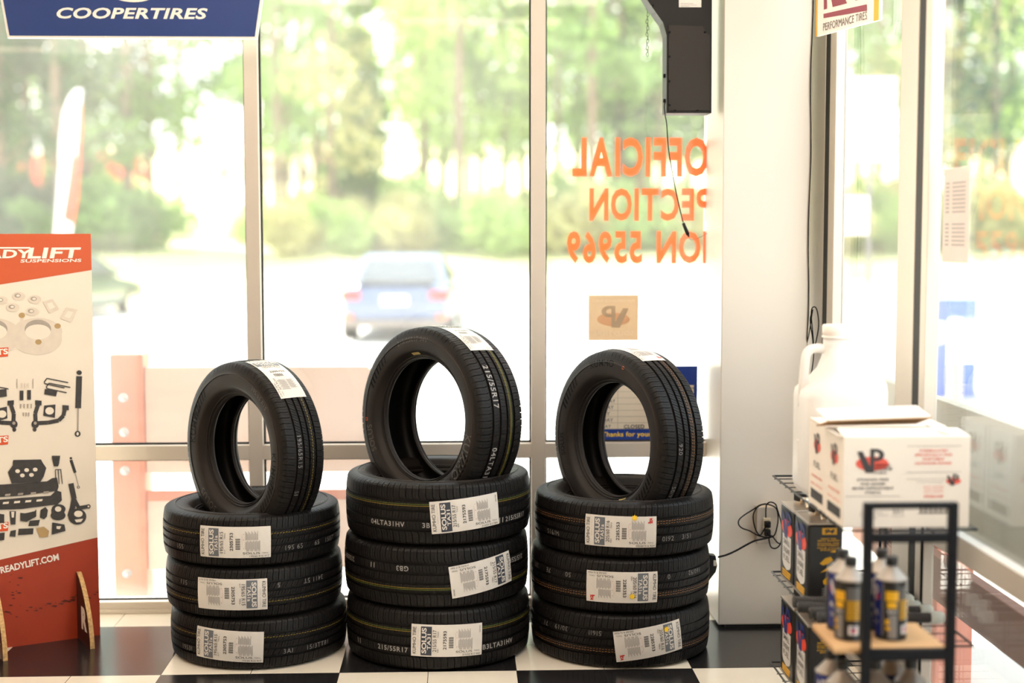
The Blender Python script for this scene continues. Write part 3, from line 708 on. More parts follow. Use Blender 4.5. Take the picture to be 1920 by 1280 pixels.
    for q in (((84, 729), (108, 731), (105, 743), (83, 739)), ((37, 732), (44, 732), (44, 750), (37, 750)), ((51, 731), (58, 731), (58, 749), (51, 749)), ((-8, 731), (12, 729), (13, 743), (-8, 746)), ((83, 760), (104, 758), (103, 783), (81, 779)), ((-6, 766), (13, 762), (14, 784), (-6, 790))):
        m_ = pic('b'); P(m_, q, 0)
        if q[0] == (83, 760): E(m_, 93, 770, 8, 7, 4)
        if q[0] == (-6, 766): E(m_, 4, 776, 8, 7, 4)
        done(m_, 'spacer_block_print')
    m_ = pic('s')
    for pl, wd, mi in [([(39 + i * 6.5, 757), (39 + i * 6.5, 765)], 2.5, 2) for i in range(4)] + [([(44 + i * 5, 773), (44 + i * 5, 780)], 2.2, 2) for i in range(3)] + [([(xx, 710), (xx, 728)], 1.4, 2) for xx in (32, 62)] + [([(xx, 718), (xx, 727)], 2.4, 1) for xx in (41, 47, 53)]:
        m_ = pic('s'); L(m_, pl, wd, mi); done(m_, 'small_bolt_print')
    # third row
    m_ = pic('skid'); P(m_, [(24, 866), (25, 862), (77, 861), (80, 867), (87, 877), (82, 893), (76, 903), (22, 906), (15, 885), (24, 872)], 0)
    for a in ((33, 883), (50, 881), (66, 880), (42, 891), (59, 890)): E(m_, a[0], a[1], 4.4, 3.6, 4)
    done(m_, 'skid_plate_print')
    m_ = pic('c'); P(m_, [(-20, 908), (5, 908), (88, 902), (98, 896), (107, 895), (110, 912), (107, 920), (40, 929), (-20, 933)], 0)
    for i in range(4): P(m_, [(10 + i * 24, 926 - i * 1.6), (20 + i * 24, 925 - i * 1.6), (19 + i * 24, 929 - i * 1.6), (9 + i * 24, 930 - i * 1.6)], 2)
    done(m_, 'crossmember_print')
    m_ = pic('c'); P(m_, [(-20, 938), (40, 933), (95, 929), (106, 919), (115, 922), (116, 938), (108, 945), (40, 954), (-20, 956)], 0)
    for i in range(4): P(m_, [(6 + i * 21, 941 - i * 1.6), (17 + i * 21, 940 - i * 1.6), (16 + i * 21, 944 - i * 1.6), (5 + i * 21, 945 - i * 1.6)], 4)
    done(m_, 'crossmember_print')
    m_ = pic('k'); L(m_, [(133, 906), (139, 935), (136, 952), (131, 968)], 10, 0); L(m_, [(136, 930), (148, 952), (166, 949)], 7, 0); E(m_, 145, 968, 17, 15, 0); E(m_, 147, 963, 8, 6, 4); P(m_, [(140, 974), (156, 972), (152, 978), (143, 979)], 4); E(m_, 166, 949, 4, 4, 0); E(m_, 166, 949, 1.8, 1.8, 4); done(m_, 'steering_knuckle_print')
    m_ = pic('t')
    E(m_, 109, 966, 14, 9, 0); P(m_, [(96, 955), (122, 954), (120, 966), (98, 967)], 0); E(m_, 110, 954, 13, 9, 0); E(m_, 109, 954, 6, 5, 4)
    done(m_, 'coil_spacer_print')
    m_ = pic('b2')
    for q in (((97, 854), (113, 854), (111, 868), (109, 874), (101, 874), (99, 866)), ((38, 961), (47, 962), (65, 958), (68, 954), (68, 968), (50, 978), (38, 976)), ((76, 956), (85, 950), (90, 956), (88, 968), (83, 973), (75, 970)), ((18, 958), (30, 958), (29, 983), (20, 983)), ((56, 976), (75, 974), (72, 985), (53, 986)), ((35, 991), (63, 990), (62, 1001), (34, 1003)), ((98, 979), (121, 983), (123, 995), (97, 1002)), ((-8, 962), (8, 964), (8, 980), (-8, 980)), ((-8, 1000), (9, 998), (8, 1012), (-8, 1014)), ((20, 995), (30, 993), (29, 1006), (18, 1005))):
        m_ = pic('b'); P(m_, q, 0)
        if q[0] == (98, 979): P(m_, [(106, 986), (115, 986), (112, 992), (106, 991)], 4)
        if q[0] == (18, 958): P(m_, [(21, 959), (27, 959), (26, 970), (22, 970)], 4)
        done(m_, 'bracket_print')
    m_ = pic('g'); P(m_, [(68, 990), (82, 987), (92, 995), (90, 1006), (75, 1007)], 3); done(m_, 'hardware_bag_print')
    m_ = pic('u')
    for i in range(3): L(m_, [(105 + i * 6, 907), (104 + i * 5, 880)], 1.6, 0)
    L(m_, [(104, 880), (115, 880)], 1.6, 0); done(m_, 'u_bolt_print')
    # scuffs on the footer
    sm = mat('scuff_print', srgb(96, 36, 24), .6, var=.3, scale=30); m_ = MB(); rj = random.Random(3)
    for i in range(46):
        t_ = rj.random(); x_ = 18 + t_ * 165; y_ = 1150 - t_ * 38 + rj.gauss(0, 3); 
        if i > 30: x_ = 15 + rj.gauss(0, 7) + (i - 30) * 1.2; y_ = 1165 - (i - 30) * 6 + rj.gauss(0, 5)
        r_ = rj.uniform(.8, 3.2); cl([(x_ - 2 * r_, y_), (x_, y_ - r_ * .7), (x_ + 2 * r_, y_ - .4 * r_), (x_ + r_, y_ + r_ * .6)], 0, m_, .0018)
    part(m_, 'scuff_marks', sm, root, fix=False)
    # honeycomb cardboard feet
    hon = mat('honeycomb_edge', srgb(196, 158, 104), .7, var=.7, scale=110); dkf = mat('dark_brown_print', srgb(58, 22, 18), .5)
    for foot, base in ((V((0, 0, 0)), on(146, 1190, B1, nrm)), (V((0, 0, 0)), on(-14, 1200, B1, nrm))):
        b0 = V((base.x, base.y, 0)) + nrm * .002
        fd = (nrm + dx * .05).normalized(); hgt = on(131, 1073, B1, nrm).z; dep = .165
        prof = [(0, 0)] + [(dep * (.05 + .95 * (1 - (k / 14) ** 1.9) ** .85), hgt * k / 14) for k in range(15)] + [(0, hgt)]
        P0 = [b0 + fd * u + V((0, 0, v_)) for u, v_ in prof]
        fo = part(MB().prism(P0, dx * .016), 'foot_bracket', hon, root); fo['label'] = 'curved honeycomb cardboard foot'
        side = MB().poly([p - dx * .0012 for p in P0]); bpy.context.view_layer.update()
        part(side, 'printed_face', dkf, fo, fix=False)
        c0 = b0 + fd * .10 + V((0, 0, .095)) - dx * .0026
        vs, fs = text_fit('R', .075, .085, bold=.06, shear=0)
        part(MB().add(vs, fs, 0, frame(c0, fd, (0, 0, 1))), 'lettering', ww, fo, fix=False)
standee()

# ------------------------------------------------------------------ window graphics
def vinyl():
    y = WY + .0535
    for txt, px0, px1, py0, py1 in (('OFFICIAL', 1073, 1328, 258, 331), ('INSPECTION', 1105, 1411, 353, 414), ('STATION 55969', 1063, 1476, 433, 494)):
        a = atY(px0, py1, y); b = atY(px1, py0, y)
        nm = {'OFFICIAL': 'top line of mirrored orange vinyl letters on the window', 'INSPECTION': 'middle line of mirrored orange vinyl letters on the window', 'STATION 55969': 'lowest line of mirrored orange vinyl letters with numbers on the window'}[txt]
        root = thing('vinyl_lettering', nm, 'window lettering', ((a.x + b.x) / 2, y, a.z))
        # letters set right to left, seen from inside
        hgt = b.z - a.z
        tot = sum(text_fit(c, None, 1.0, bold=.035) and text_geo(c, 1.0, bold=.035)[2] / text_geo(c, 1.0, bold=.035)[3] if c != ' ' else .45 for c in txt)
        gap = .115
        k = (b.x - a.x) / (hgt * (tot + gap * (len(txt) - 1)))
        x = b.x
        for c in txt:
            if c == ' ': x -= (.45 + gap) * hgt * k; continue
            g = text_geo(c, 1.0, bold=.035); w_ = g[2] / g[3] * hgt * k
            if x - w_ / 2 < 1.0:
                vs, fs = text_fit(c, w_, hgt, bold=.035)
                MBx = MB().add(vs, fs, 0, Matrix.Translation((x - w_ / 2, y, (a.z + b.z) / 2)) @ Matrix(((-1, 0, 0, 0), (0, 0, 1, 0), (0, 1, 0, 0), (0, 0, 0, 1))))
                part(MBx, 'letter', M['vinyl'], root, fix=False)
            x -= w_ + gap * hgt * k
vinyl()
def vp_logo(mb, w_, h_, mi_v, mi_r, Mx, line=None):
    """a V and P monogram over a red oval, in a w by h box centred on the origin"""
    n_ = 28
    mb.add([(w_ * .5 * cos(2 * pi * i / n_), -h_ * .12 + h_ * .30 * sin(2 * pi * i / n_), 0) for i in range(n_)], [tuple(range(n_))], mi_r, Mx)
    def Q(pts, mi, z): mb.add([(x * w_, y * h_, z) for x, y in pts], [tuple(range(len(pts)))], mi, Mx)
    Q([(-.46, .38), (-.30, .40), (-.06, -.22), (-.06, -.5), (-.20, -.5)], mi_v, .0006)
    Q([(-.06, -.5), (.06, -.5), (.06, .5), (-.06, .5)], mi_v, .0006)
    m_ = 12
    arc = [(.10 + .26 * cos(pi / 2 - pi * i / m_), .24 + .26 * sin(pi / 2 - pi * i / m_)) for i in range(m_ + 1)]; arc2 = [(.10 + .12 * cos(pi / 2 - pi * i / m_), .24 + .12 * sin(pi / 2 - pi * i / m_)) for i in range(m_ + 1)]
    for i in range(m_): Q([arc[i], arc[i + 1], arc2[i + 1], arc2[i]], mi_v, .0006)
    Q([(.06, .36), (.10, .36), (.10, .5), (.06, .5)], mi_v, .0006); Q([(.06, -.02), (.10, -.02), (.10, .12), (.06, .12)], mi_v, .0006)
def vp_sticker():
    y = WY + .0445
    a = atY(1103, 638, y); b = atY(1197, 553, y); c = (a + b) / 2
    root = thing('window_sticker', 'small faded beige square sticker with mirrored logo on the window', 'sticker', (c.x, y, a.z))
    bs = mat('faded_sticker', srgb(226, 206, 178), .5, trans=.35)
    part(MB().box((a.x, y - .0006, a.z), (b.x, y, b.z)), 'backing', bs, root)
    i1 = mat('faded_grey_print', srgb(198, 178, 150), .5, trans=.3); i2 = mat('faded_orange_print', srgb(232, 188, 148), .5, trans=.3); i3 = mat('faded_white_print', srgb(240, 226, 204), .5, trans=.35)
    mir = Matrix(((-1, 0, 0, c.x), (0, -1, 0, y - .0012), (0, 0, 0, 0), (0, 0, 0, 1)))
    def fr(dz): return Matrix(((-1, 0, 0, c.x), (0, 0, -1, y - .0012), (0, 1, 0, c.z + dz), (0, 0, 0, 1)))
    m_ = MB(); vp_logo(m_, .132, .088, 0, 1, fr(.004)); part(m_, 'monogram', [i1, i2], root, fix=False)
    vs, fs = text_fit('SOLD HERE', .165, .018, bold=.02); part(MB().add(vs, fs, 0, fr(-.062)), 'lettering', i3, root, fix=False)
    vs, fs = text_fit('PERFORMANCE FUELS', .17, .010); part(MB().add(vs, fs, 0, fr(.068)), 'lettering', i3, root, fix=False)
vp_sticker()
def hours():
    y = WY + .035
    bl = atY(1100, 829, y); tr = atY(1308, 686, y)
    root = thing('business_hours_sign', 'blue and white opening hours sign standing on the window rail behind the right stack', 'sign', ((bl.x + tr.x) / 2, y, bl.z))
    blue = mat('blue_hours_print', srgb(24, 62, 150), .5, trans=.25); wt = mat('white_hours_print', srgb(240, 228, 208), .5, trans=.25)
    part(MB().box((bl.x, y, bl.z), (tr.x, y + .004, tr.z)), 'backing', blue, root)
    def r(px0, py0, px1, py1, m_, nm, d=.0008):
        a = atY(px0, py1, y - d); b = atY(px1, py0, y - d); return part(MB().box((a.x, y - d, a.z), (b.x, y, b.z)), nm, m_, root)
    r(1106, 722, 1301, 804, wt, 'table')
    ln = mat('thin_line_print', srgb(120, 112, 104), .5)
    for i in range(8): r(1106, 722 + i * 11.7 - .35, 1301, 722 + i * 11.7 + .35, ln, 'ruled_line', .0014)
    r(1158, 722, 1158.8, 804, ln, 'ruled_line', .0014)
    r(1301, 728, 1308, 732, blue, 'edge', .001)
    ik = mat('dark_blue_ink', srgb(50, 56, 78), .5); bk = mat('bold_black_ink', srgb(14, 18, 20), .5); yl = mat('yellow_hours_print', srgb(252, 208, 40), .5)
    def t(s_, px, py, wpx, hpx, m_, **k):
        c = atY(px, py, y - .0018); vs, fs = text_fit(s_, wpx * c.y / FPX, hpx * c.y / FPX, **k)
        part(MB().add(vs, fs, 0, frame(c, (1, 0, 0), (0, 0, 1))), 'lettering', m_, root, fix=False)
    rows = [('MONDAY', 1146), ('TUESDAY', 1148), ('WEDNESDAY', 1154), ('THURSDAY', 1151), ('FRIDAY', 1144), ('SATURDAY', 1150), ('SUNDAY', 1146)]
    for i, (d, rx) in enumerate(rows):
        wpx = len(d) * 6.3; t(d, rx - wpx / 2, 728 + i * 11.85, wpx, 7, ik)
        t('AM', 1225 if i < 6 else 1222, 728 + i * 11.85, 9, 5.5, ik)
    for i in range(6): t('PM', 1297, 728 + i * 11.85, 8, 5.5, ik)
    t('CLOSED', 1189, 799.5, 39, 7.5, bk, bold=.018, spacing=1.08)
    t('Thanks for your', 1175, 815, 94, 12, yl, bold=.012, spacing=1.04); t('business', 1262, 815, 62, 12, yl, bold=.012, spacing=1.04)
hours()

# ------------------------------------------------------------------ back of the lit window sign
def lit_sign():
    y0, y1 = 5.36, 5.47
    root = thing('window_light_sign', 'black back of a window light sign hung by the column', 'light sign', (.85, y1, atY(1290, 212, y1).z))
    def p(px, py, y=y0): return atY(px, py, y)
    ztop = 2.75; k = p(1334, 0)
    P = [p(1250, 212), p(1334, 212), V((p(1334, 0).x, y0, ztop)), V((p(1190, 0).x, y0, ztop)), p(1190, -40), p(1215, 2), p(1243, 42), p(1250, 66)]
    part(MB().prism(P, (0, y1 - y0, 0)), 'housing', M['blackp'], root)
    C = [p(1254, 207, y0 - .006), p(1331, 207, y0 - .006), p(1331, 66, y0 - .006), p(1324, 62, y0 - .006), p(1318, 49, y0 - .006), p(1254, 47, y0 - .006)]
    part(MB().prism(C, (0, .006, 0)), 'cover_plate', mat('charcoal_plate', srgb(42, 37, 33), .45, 0, .3), root)
    lab = part(MB().prism([p(1273, 13.5, y0 - .001), p(1315, 13.5, y0 - .001), p(1315, -16, y0 - .001), p(1273, -16, y0 - .001)], (0, .001, 0)), 'rating_label', M['paper'], root)
    m_ = MB()
    for i, (py, x1) in enumerate(((-8, 1310), (-4, 1306), (6, 1300), (9, 1306), (11.5, 1292))): m_.box(p(1276, py, y0 - .0018), p(x1, py + 1, y0 - .0014))
    part(m_, 'small_print', M['inkgrey'], lab)
    for q in ((1256, 60), (1256, 106), (1256, 152), (1266, 207), (1308, 207), (1256, 197), (1224, 10), (1322, 60)):
        c = p(*q, y0 - .009); part(MB().lathe([(0, 0), (.004, 0), (.0045, .003), (.0045, .006)], 0, 10, Matrix.Translation(c) @ Matrix.Rotation(-pi / 2, 4, 'X')), 'screw', M['black'], root)
    for zz in (143, 190):
        c = p(1249, zz, y0 + .04); part(MB().box(c - V((.012, .01, .006)), c + V((.006, .01, .008))), 'switch_nub', M['black'], root)
    for xx in (P[3].x + .04, P[2].x - .04): part(MB().tube([(xx, y0 + .05, ztop), (xx, y0 + .05, CZ)], .004), 'hanging_rod', M['wire'], root)
    # low-voltage lead with inline connector
    pts = [(1247, 191), (1245.5, 200), (1247, 215), (1250, 232), (1252, 262), (1255, 290), (1260, 320), (1266, 352), (1273, 385), (1281, 417)]
    Q = [p(a, b, y0 + .02) for a, b in pts]
    cr = tag(MB().tube([p(1249, 190, y0 + .03)] + catm3(Q, 4), .0022, 0, 6).build('power_cable', M['black']), 'thin black lead hanging from the window light sign', 'cord')
    bpy.context.view_layer.update()
    a, b = p(1281, 418, y0 + .02), p(1290, 440, y0 + .02)
    part(MB().tube([a, b], [.006, .0075], 0, 8).tube([b, b + (b - a).normalized() * .008], .004, 0, 8), 'barrel_connector', M['blackp'], cr)
    part(MB().tube(catm3([p(1290, 441, y0 + .02), p(1296, 449, y0 + .02), p(1310, 446, y0 + .02), p(1326, 437, y0 + .02)], 4), .0008, 0, 5), 'wire_end', M['wire'], cr)
def catm3(P, n_):
    P = [V(p) for p in P]; Q = [P[0] * 2 - P[1]] + P + [P[-1] * 2 - P[-2]]; out = []
    for i in range(1, len(Q) - 2):
        for k in range(n_):
            t = k / n_; a, b, c_, d = Q[i - 1], Q[i], Q[i + 1], Q[i + 2]
            out.append(.5 * (2 * b + (c_ - a) * t + (2 * a - 5 * b + 4 * c_ - d) * t * t + (3 * b - a - 3 * c_ + d) * t ** 3))
    out.append(P[-1]); return out

def chain():
    y = 5.505; x = atY(1214, 40, y).x; z0 = atY(1214, 102, y).z
    root = thing('bead_chain', 'thin chain hanging beside the black light sign', 'chain', (x, y, z0))
    z = z0; i = 0
    while z < CZ - .01:
        Mx = Matrix.Translation((x + .002 * sin(i * 1.7), y, z)) @ Matrix.Rotation(i * pi / 2, 4, 'Z') @ Matrix.Rotation(.25 * sin(i * 2.3), 4, 'Y')
        if i < 96: part(MB().tube([(.0042 * cos(t), 0, .0085 * sin(t)) for t in [j * pi / 5 for j in range(10)]], .0011, 0, 5, Mx, closed=True), 'chain_link', M['wire'], root)
        else: break
        z += .0125; i += 1
    part(MB().tube([(x, y, z - .006), (x, y, CZ)], .001), 'chain_wire', M['chrome'], root)
lit_sign(); chain()

# ------------------------------------------------------------------ outlet and cords on the column
def outlet():
    y = PY
    a = atY(1421, 1016, y - .045); b = atY(1455, 953, y - .045)
    root = thing('outlet_box', 'surface mounted outlet box on the grey column', 'outlet', ((a.x + b.x) / 2, y, a.z))
    part(MB().box((a.x - .004, y - .043, a.z - .004), (b.x + .004, y - .0005, b.z + .004), bev=.004), 'back_box', mat('ivory_box', srgb(196, 176, 150), .5), root)
    part(MB().box((a.x - .006, y - .049, a.z - .006), (b.x + .006, y - .044, b.z + .006), bev=.002), 'cover_plate', mat('steel_plate', srgb(196, 188, 178), .35, .6), root)
    c = V(((a.x + b.x) / 2 - .002, y - .05, (a.z + b.z) / 2 - .006))
    part(MB().box(c - V((.014, .003, .032)), c + V((.014, .003, .036)), bev=.0025), 'receptacle', mat('cream_receptacle', srgb(214, 200, 170), .45), root)
    for dz in (-.018, .014):
        q = thing('power_plug', 'black power plug in the %s socket of the column outlet' % ('lower' if dz < 0 else 'upper'), 'plug', (c.x, c.y - .003, c.z + dz))
        p0 = V(q.location); part(MB().box(p0 + V((-.011, -.022, -.012)), p0 + V((.011, 0, .012)), bev=.003), 'plug_body', M['blackp'], q)
        part(MB().tube([p0 + V((0, -.02, 0)), p0 + V((0, -.034, -.006))], [.005, .0035], 0, 8), 'strain_relief', M['black'], q)
    yy = y - .075
    def p(px, py, d=0): return atY(px, py, yy + d)
    k1 = [(1437, 984), (1431, 995), (1425, 1003), (1418, 995), (1413, 978), (1413, 963), (1420, 951), (1432, 945), (1446, 947), (1456, 954), (1459, 970), (1457, 988), (1452, 1003), (1444, 1007), (1430, 1006), (1418, 1002), (1406, 995), (1392, 990), (1385, 983), (1386, 974), (1396, 965), (1412, 955), (1424, 947), (1436, 944)]
    k2 = [(1436, 970), (1436, 955), (1438, 945), (1445, 941), (1454, 945), (1458, 956), (1464, 976), (1468, 996), (1466, 1012), (1460, 1024), (1452, 1028), (1445, 1024), (1442, 1010), (1447, 1004), (1458, 1017), (1470, 1021)]
    k3 = [(1444, 1007), (1430, 1010), (1414, 1014), (1398, 1022), (1380, 1032), (1362, 1040), (1346, 1044)]
    tag(MB().tube(catm3([p(a_, b_, .012 * sin(i)) for i, (a_, b_) in enumerate(k1)], 5), .0026, 0, 7).build('power_cable', M['black']), 'black cord looped around the left of the column outlet', 'cord')
    tag(MB().tube(catm3([p(a_, b_, .014 * cos(i) - .006) for i, (a_, b_) in enumerate(k2)], 5), .0026, 0, 7).build('power_cable', M['black']), 'black cord coiled down the right of the column outlet', 'cord')
    tag(MB().tube(catm3([p(a_, b_) for i, (a_, b_) in enumerate(k3)], 5), .0038, 0, 8).build('power_cable', M['black']), 'thick black cord running from the column outlet to the adapter behind the tires', 'cord')
    a = atY(1331, 1085, PY - .07); b = atY(1346, 1040, PY - .07)
    ad = thing('power_adapter', 'dark adapter block at the column edge behind the right stack', 'adapter', ((a.x + b.x) / 2, PY - .05, a.z))
    part(MB().prism([atY(1328, 1040, PY - .075), atY(1342, 1042, PY - .075), atY(1345, 1060, PY - .075), atY(1342, 1072, PY - .075), atY(1328, 1090, PY - .075)], (0, .04, 0)), 'housing', M['blackp'], ad)
    part(MB().box(atY(1338, 1050, PY - .078), atY(1343, 1060, PY - .074)), 'prong_face', M['chrome'], ad)
outlet()
def side_cord():
    y = 5.302
    pts = [atY(1527 + 1.4 * sin(i * 1.3), 0 + i * 42, y) for i in range(-4, 15)]
    z = [V((PX1 - .004 + .003 * sin(i * 1.3), y, 3.05 - i * .115)) for i in range(18)]
    top = z + [atY(1524, 580, y)]
    lp = [(1524, 580), (1519, 600), (1523, 630), (1526, 655), (1530, 640), (1535, 610), (1532, 582), (1526, 575), (1521, 585), (1524, 625), (1526, 660), (1523, 690), (1519, 712), (1521, 740)]
    o = tag(MB().tube(catm3(top, 3)[:-1] + catm3([atY(a, b, y - .004 - .008 * (i > 4)) for i, (a, b) in enumerate(lp)], 4), .0022, 0, 7).build('power_cable', M['black']), 'thin black cord hanging in a tied loop down the column edge by the jug', 'cord')
    bpy.context.view_layer.update()
    c = atY(1526, 658, y - .008); part(MB().box(c - V((.009, .006, .003)), c + V((.009, .006, .003)), bev=.002), 'cable_tie', M['black'], o)
side_cord()

# ------------------------------------------------------------------ performance tires sign, top right
def sign_nx():
    a = V((1.262, 5.02, 0)); b = V((1.366, 4.63, 0)); d = (b - a).normalized(); nrm = V((-d.y, d.x, 0)); 
    if nrm.dot(CAMP - a) < 0: nrm = -nrm
    z0 = on(1532, 68, a, nrm).z; z1 = 2.62
    A = on(1530, 68, a, nrm); B = on(1648, 38, a, nrm)
    A.z = B.z = z0 = (A.z + B.z) / 2
    root = thing('hanging_sign', 'white performance tires sign with yellow edge hanging in the right corner', 'sign', ((A + B) / 2)[:])
    part(MB().prism([A, B, B + V((0, 0, z1 - z0)), A + V((0, 0, z1 - z0))], -nrm * .012), 'panel', M['white'], root)
    yl = mat('yellow_edge', srgb(246, 178, 52), .5); mr = mat('maroon_print', srgb(150, 66, 82), .5)
    dd = (B - A).normalized(); Lg = (B - A).length
    m_ = MB().prism([B - dd * Lg * .075 + nrm * .0012, B + nrm * .0012 , B + V((0, 0, z1 - z0)) + nrm * .0012, B - dd * Lg * .075 + V((0, 0, z1 - z0)) + nrm * .0012], -nrm * .001)
    m_.prism([A + nrm * .0012, A + dd * Lg * .02 + nrm * .0012, A + dd * Lg * .02 + V((0, 0, z1 - z0)) + nrm * .0012, A + V((0, 0, z1 - z0)) + nrm * .0012], -nrm * .001)
    part(m_, 'yellow_border', yl, root)
    def q(pts):
        m2 = MB().poly([on(x_, y_, A + nrm * .0015, nrm) for x_, y_ in pts]); part(m2, 'maroon_block', mr, root, fix=False)
    q([(1544, 26), (1625, 8), (1625, 20), (1544, 34)])
    q([(1544.5, -40), (1550, -42), (1550, 16), (1544.5, 18)])
    q([(1552, -42), (1566, -46), (1588, 6), (1561, 13)])
    q([(1589, -50), (1604, -54), (1625, -40), (1625, -4), (1604, 1)])
    c = on(1583, 40, A + nrm * .0015, nrm); u = (on(1625, 27.5, A + nrm * .0015, nrm) - on(1543, 50, A + nrm * .0015, nrm)); 
    vs, fs = text_fit('PERFORMANCE TIRES', u.length, .026)
    part(MB().add(vs, fs, 0, frame(c, dd, (0, 0, 1))), 'lettering', mat('grey_print', srgb(120, 108, 104), .5), root, fix=False)
    for P_ in (A + dd * .06, B - dd * .06): part(MB().tube([P_ + V((0, 0, z1 - z0)), V((P_.x, P_.y, CZ))], .0015), 'hanger_wire', M['wire'], root)
sign_nx()
def notice():
    x = XR
    p = atX(1771, 318, x); q = atX(1820, 310, x); r_ = atX(1816, 493, x)
    y0, y1 = q.y, p.y; z1 = (p.z + q.z) / 2; z0 = r_.z
    root = thing('paper_notice', 'white paper notice taped to the near side window', 'notice', (x, (y0 + y1) / 2, z0))
    part(MB().box((x - .001, y0, z0), (x, y1, z1)), 'sheet', mat('white_sheet', srgb(232, 218, 210), .6, trans=.2), root)
    m_ = []
    for i in range(16):
        if i in (8, 9): continue
        zz = z1 - .045 - i * (z1 - z0 - .08) / 16
        part(MB().box((x - .0018, y1 - .05, zz), (x - .0012, y1 - .02, zz + .005)), 'printed_line', M['inkgrey'], root)
        part(MB().box((x - .0018, y0 + .03, zz), (x - .0012, y1 - .075, zz + .005)), 'printed_line', M['inkgrey'], root)
    tp = mat('clear_tape', srgb(236, 236, 230), .3, trans=.6)
    for yy in (y0, y1): part(MB().prism([(x - .0015, yy - .012, z1 - .01), (x - .0015, yy + .012, z1 - .02), (x - .0015, yy + .004, z1 + .022)], (.0008, 0, 0)), 'tape', tp, root)
notice()

# ------------------------------------------------------------------ wire rack by the side window
RX0, RX1, RY0, RY1 = 1.008, 1.362, 3.655, 4.50
SHZ = (.115, .414, .727)
def wire_rack():
    root = thing('wire_rack', 'low black wire shelf rack standing along the side window', 'rack', ((RX0 + RX1) / 2, (RY0 + RY1) / 2, 0))
    for k, z in enumerate(SHZ):
        m = MB().tube([(RX0, RY0, z), (RX1, RY0, z), (RX1, RY1, z), (RX0, RY1, z)], .0034, 0, 6, closed=True)
        y = RY0 + .06
        while y < RY1 - .02: m.tube([(RX0 - .004, y, z - .004), (RX1 + .004, y, z - .004)], .0017, 0, 5); y += .075
        for x in (RX0 + .12, RX0 + .24): m.tube([(x, RY0, z - .006), (x, RY1, z - .006)], .002, 0, 5)
        part(m, 'wire_shelf', M['wire'], root)
    for x, y in ((RX0 + .17, RY1 - .01), (RX1 - .005, RY1 - .01), (RX1 - .005, RY0 + .42), (RX0 + .16, RY0 + .16)):
        part(MB().tube([(x, y, 0), (x, y, SHZ[2] - .004)], .0045, 0, 8), 'upright', M['black'], root)
wire_rack()

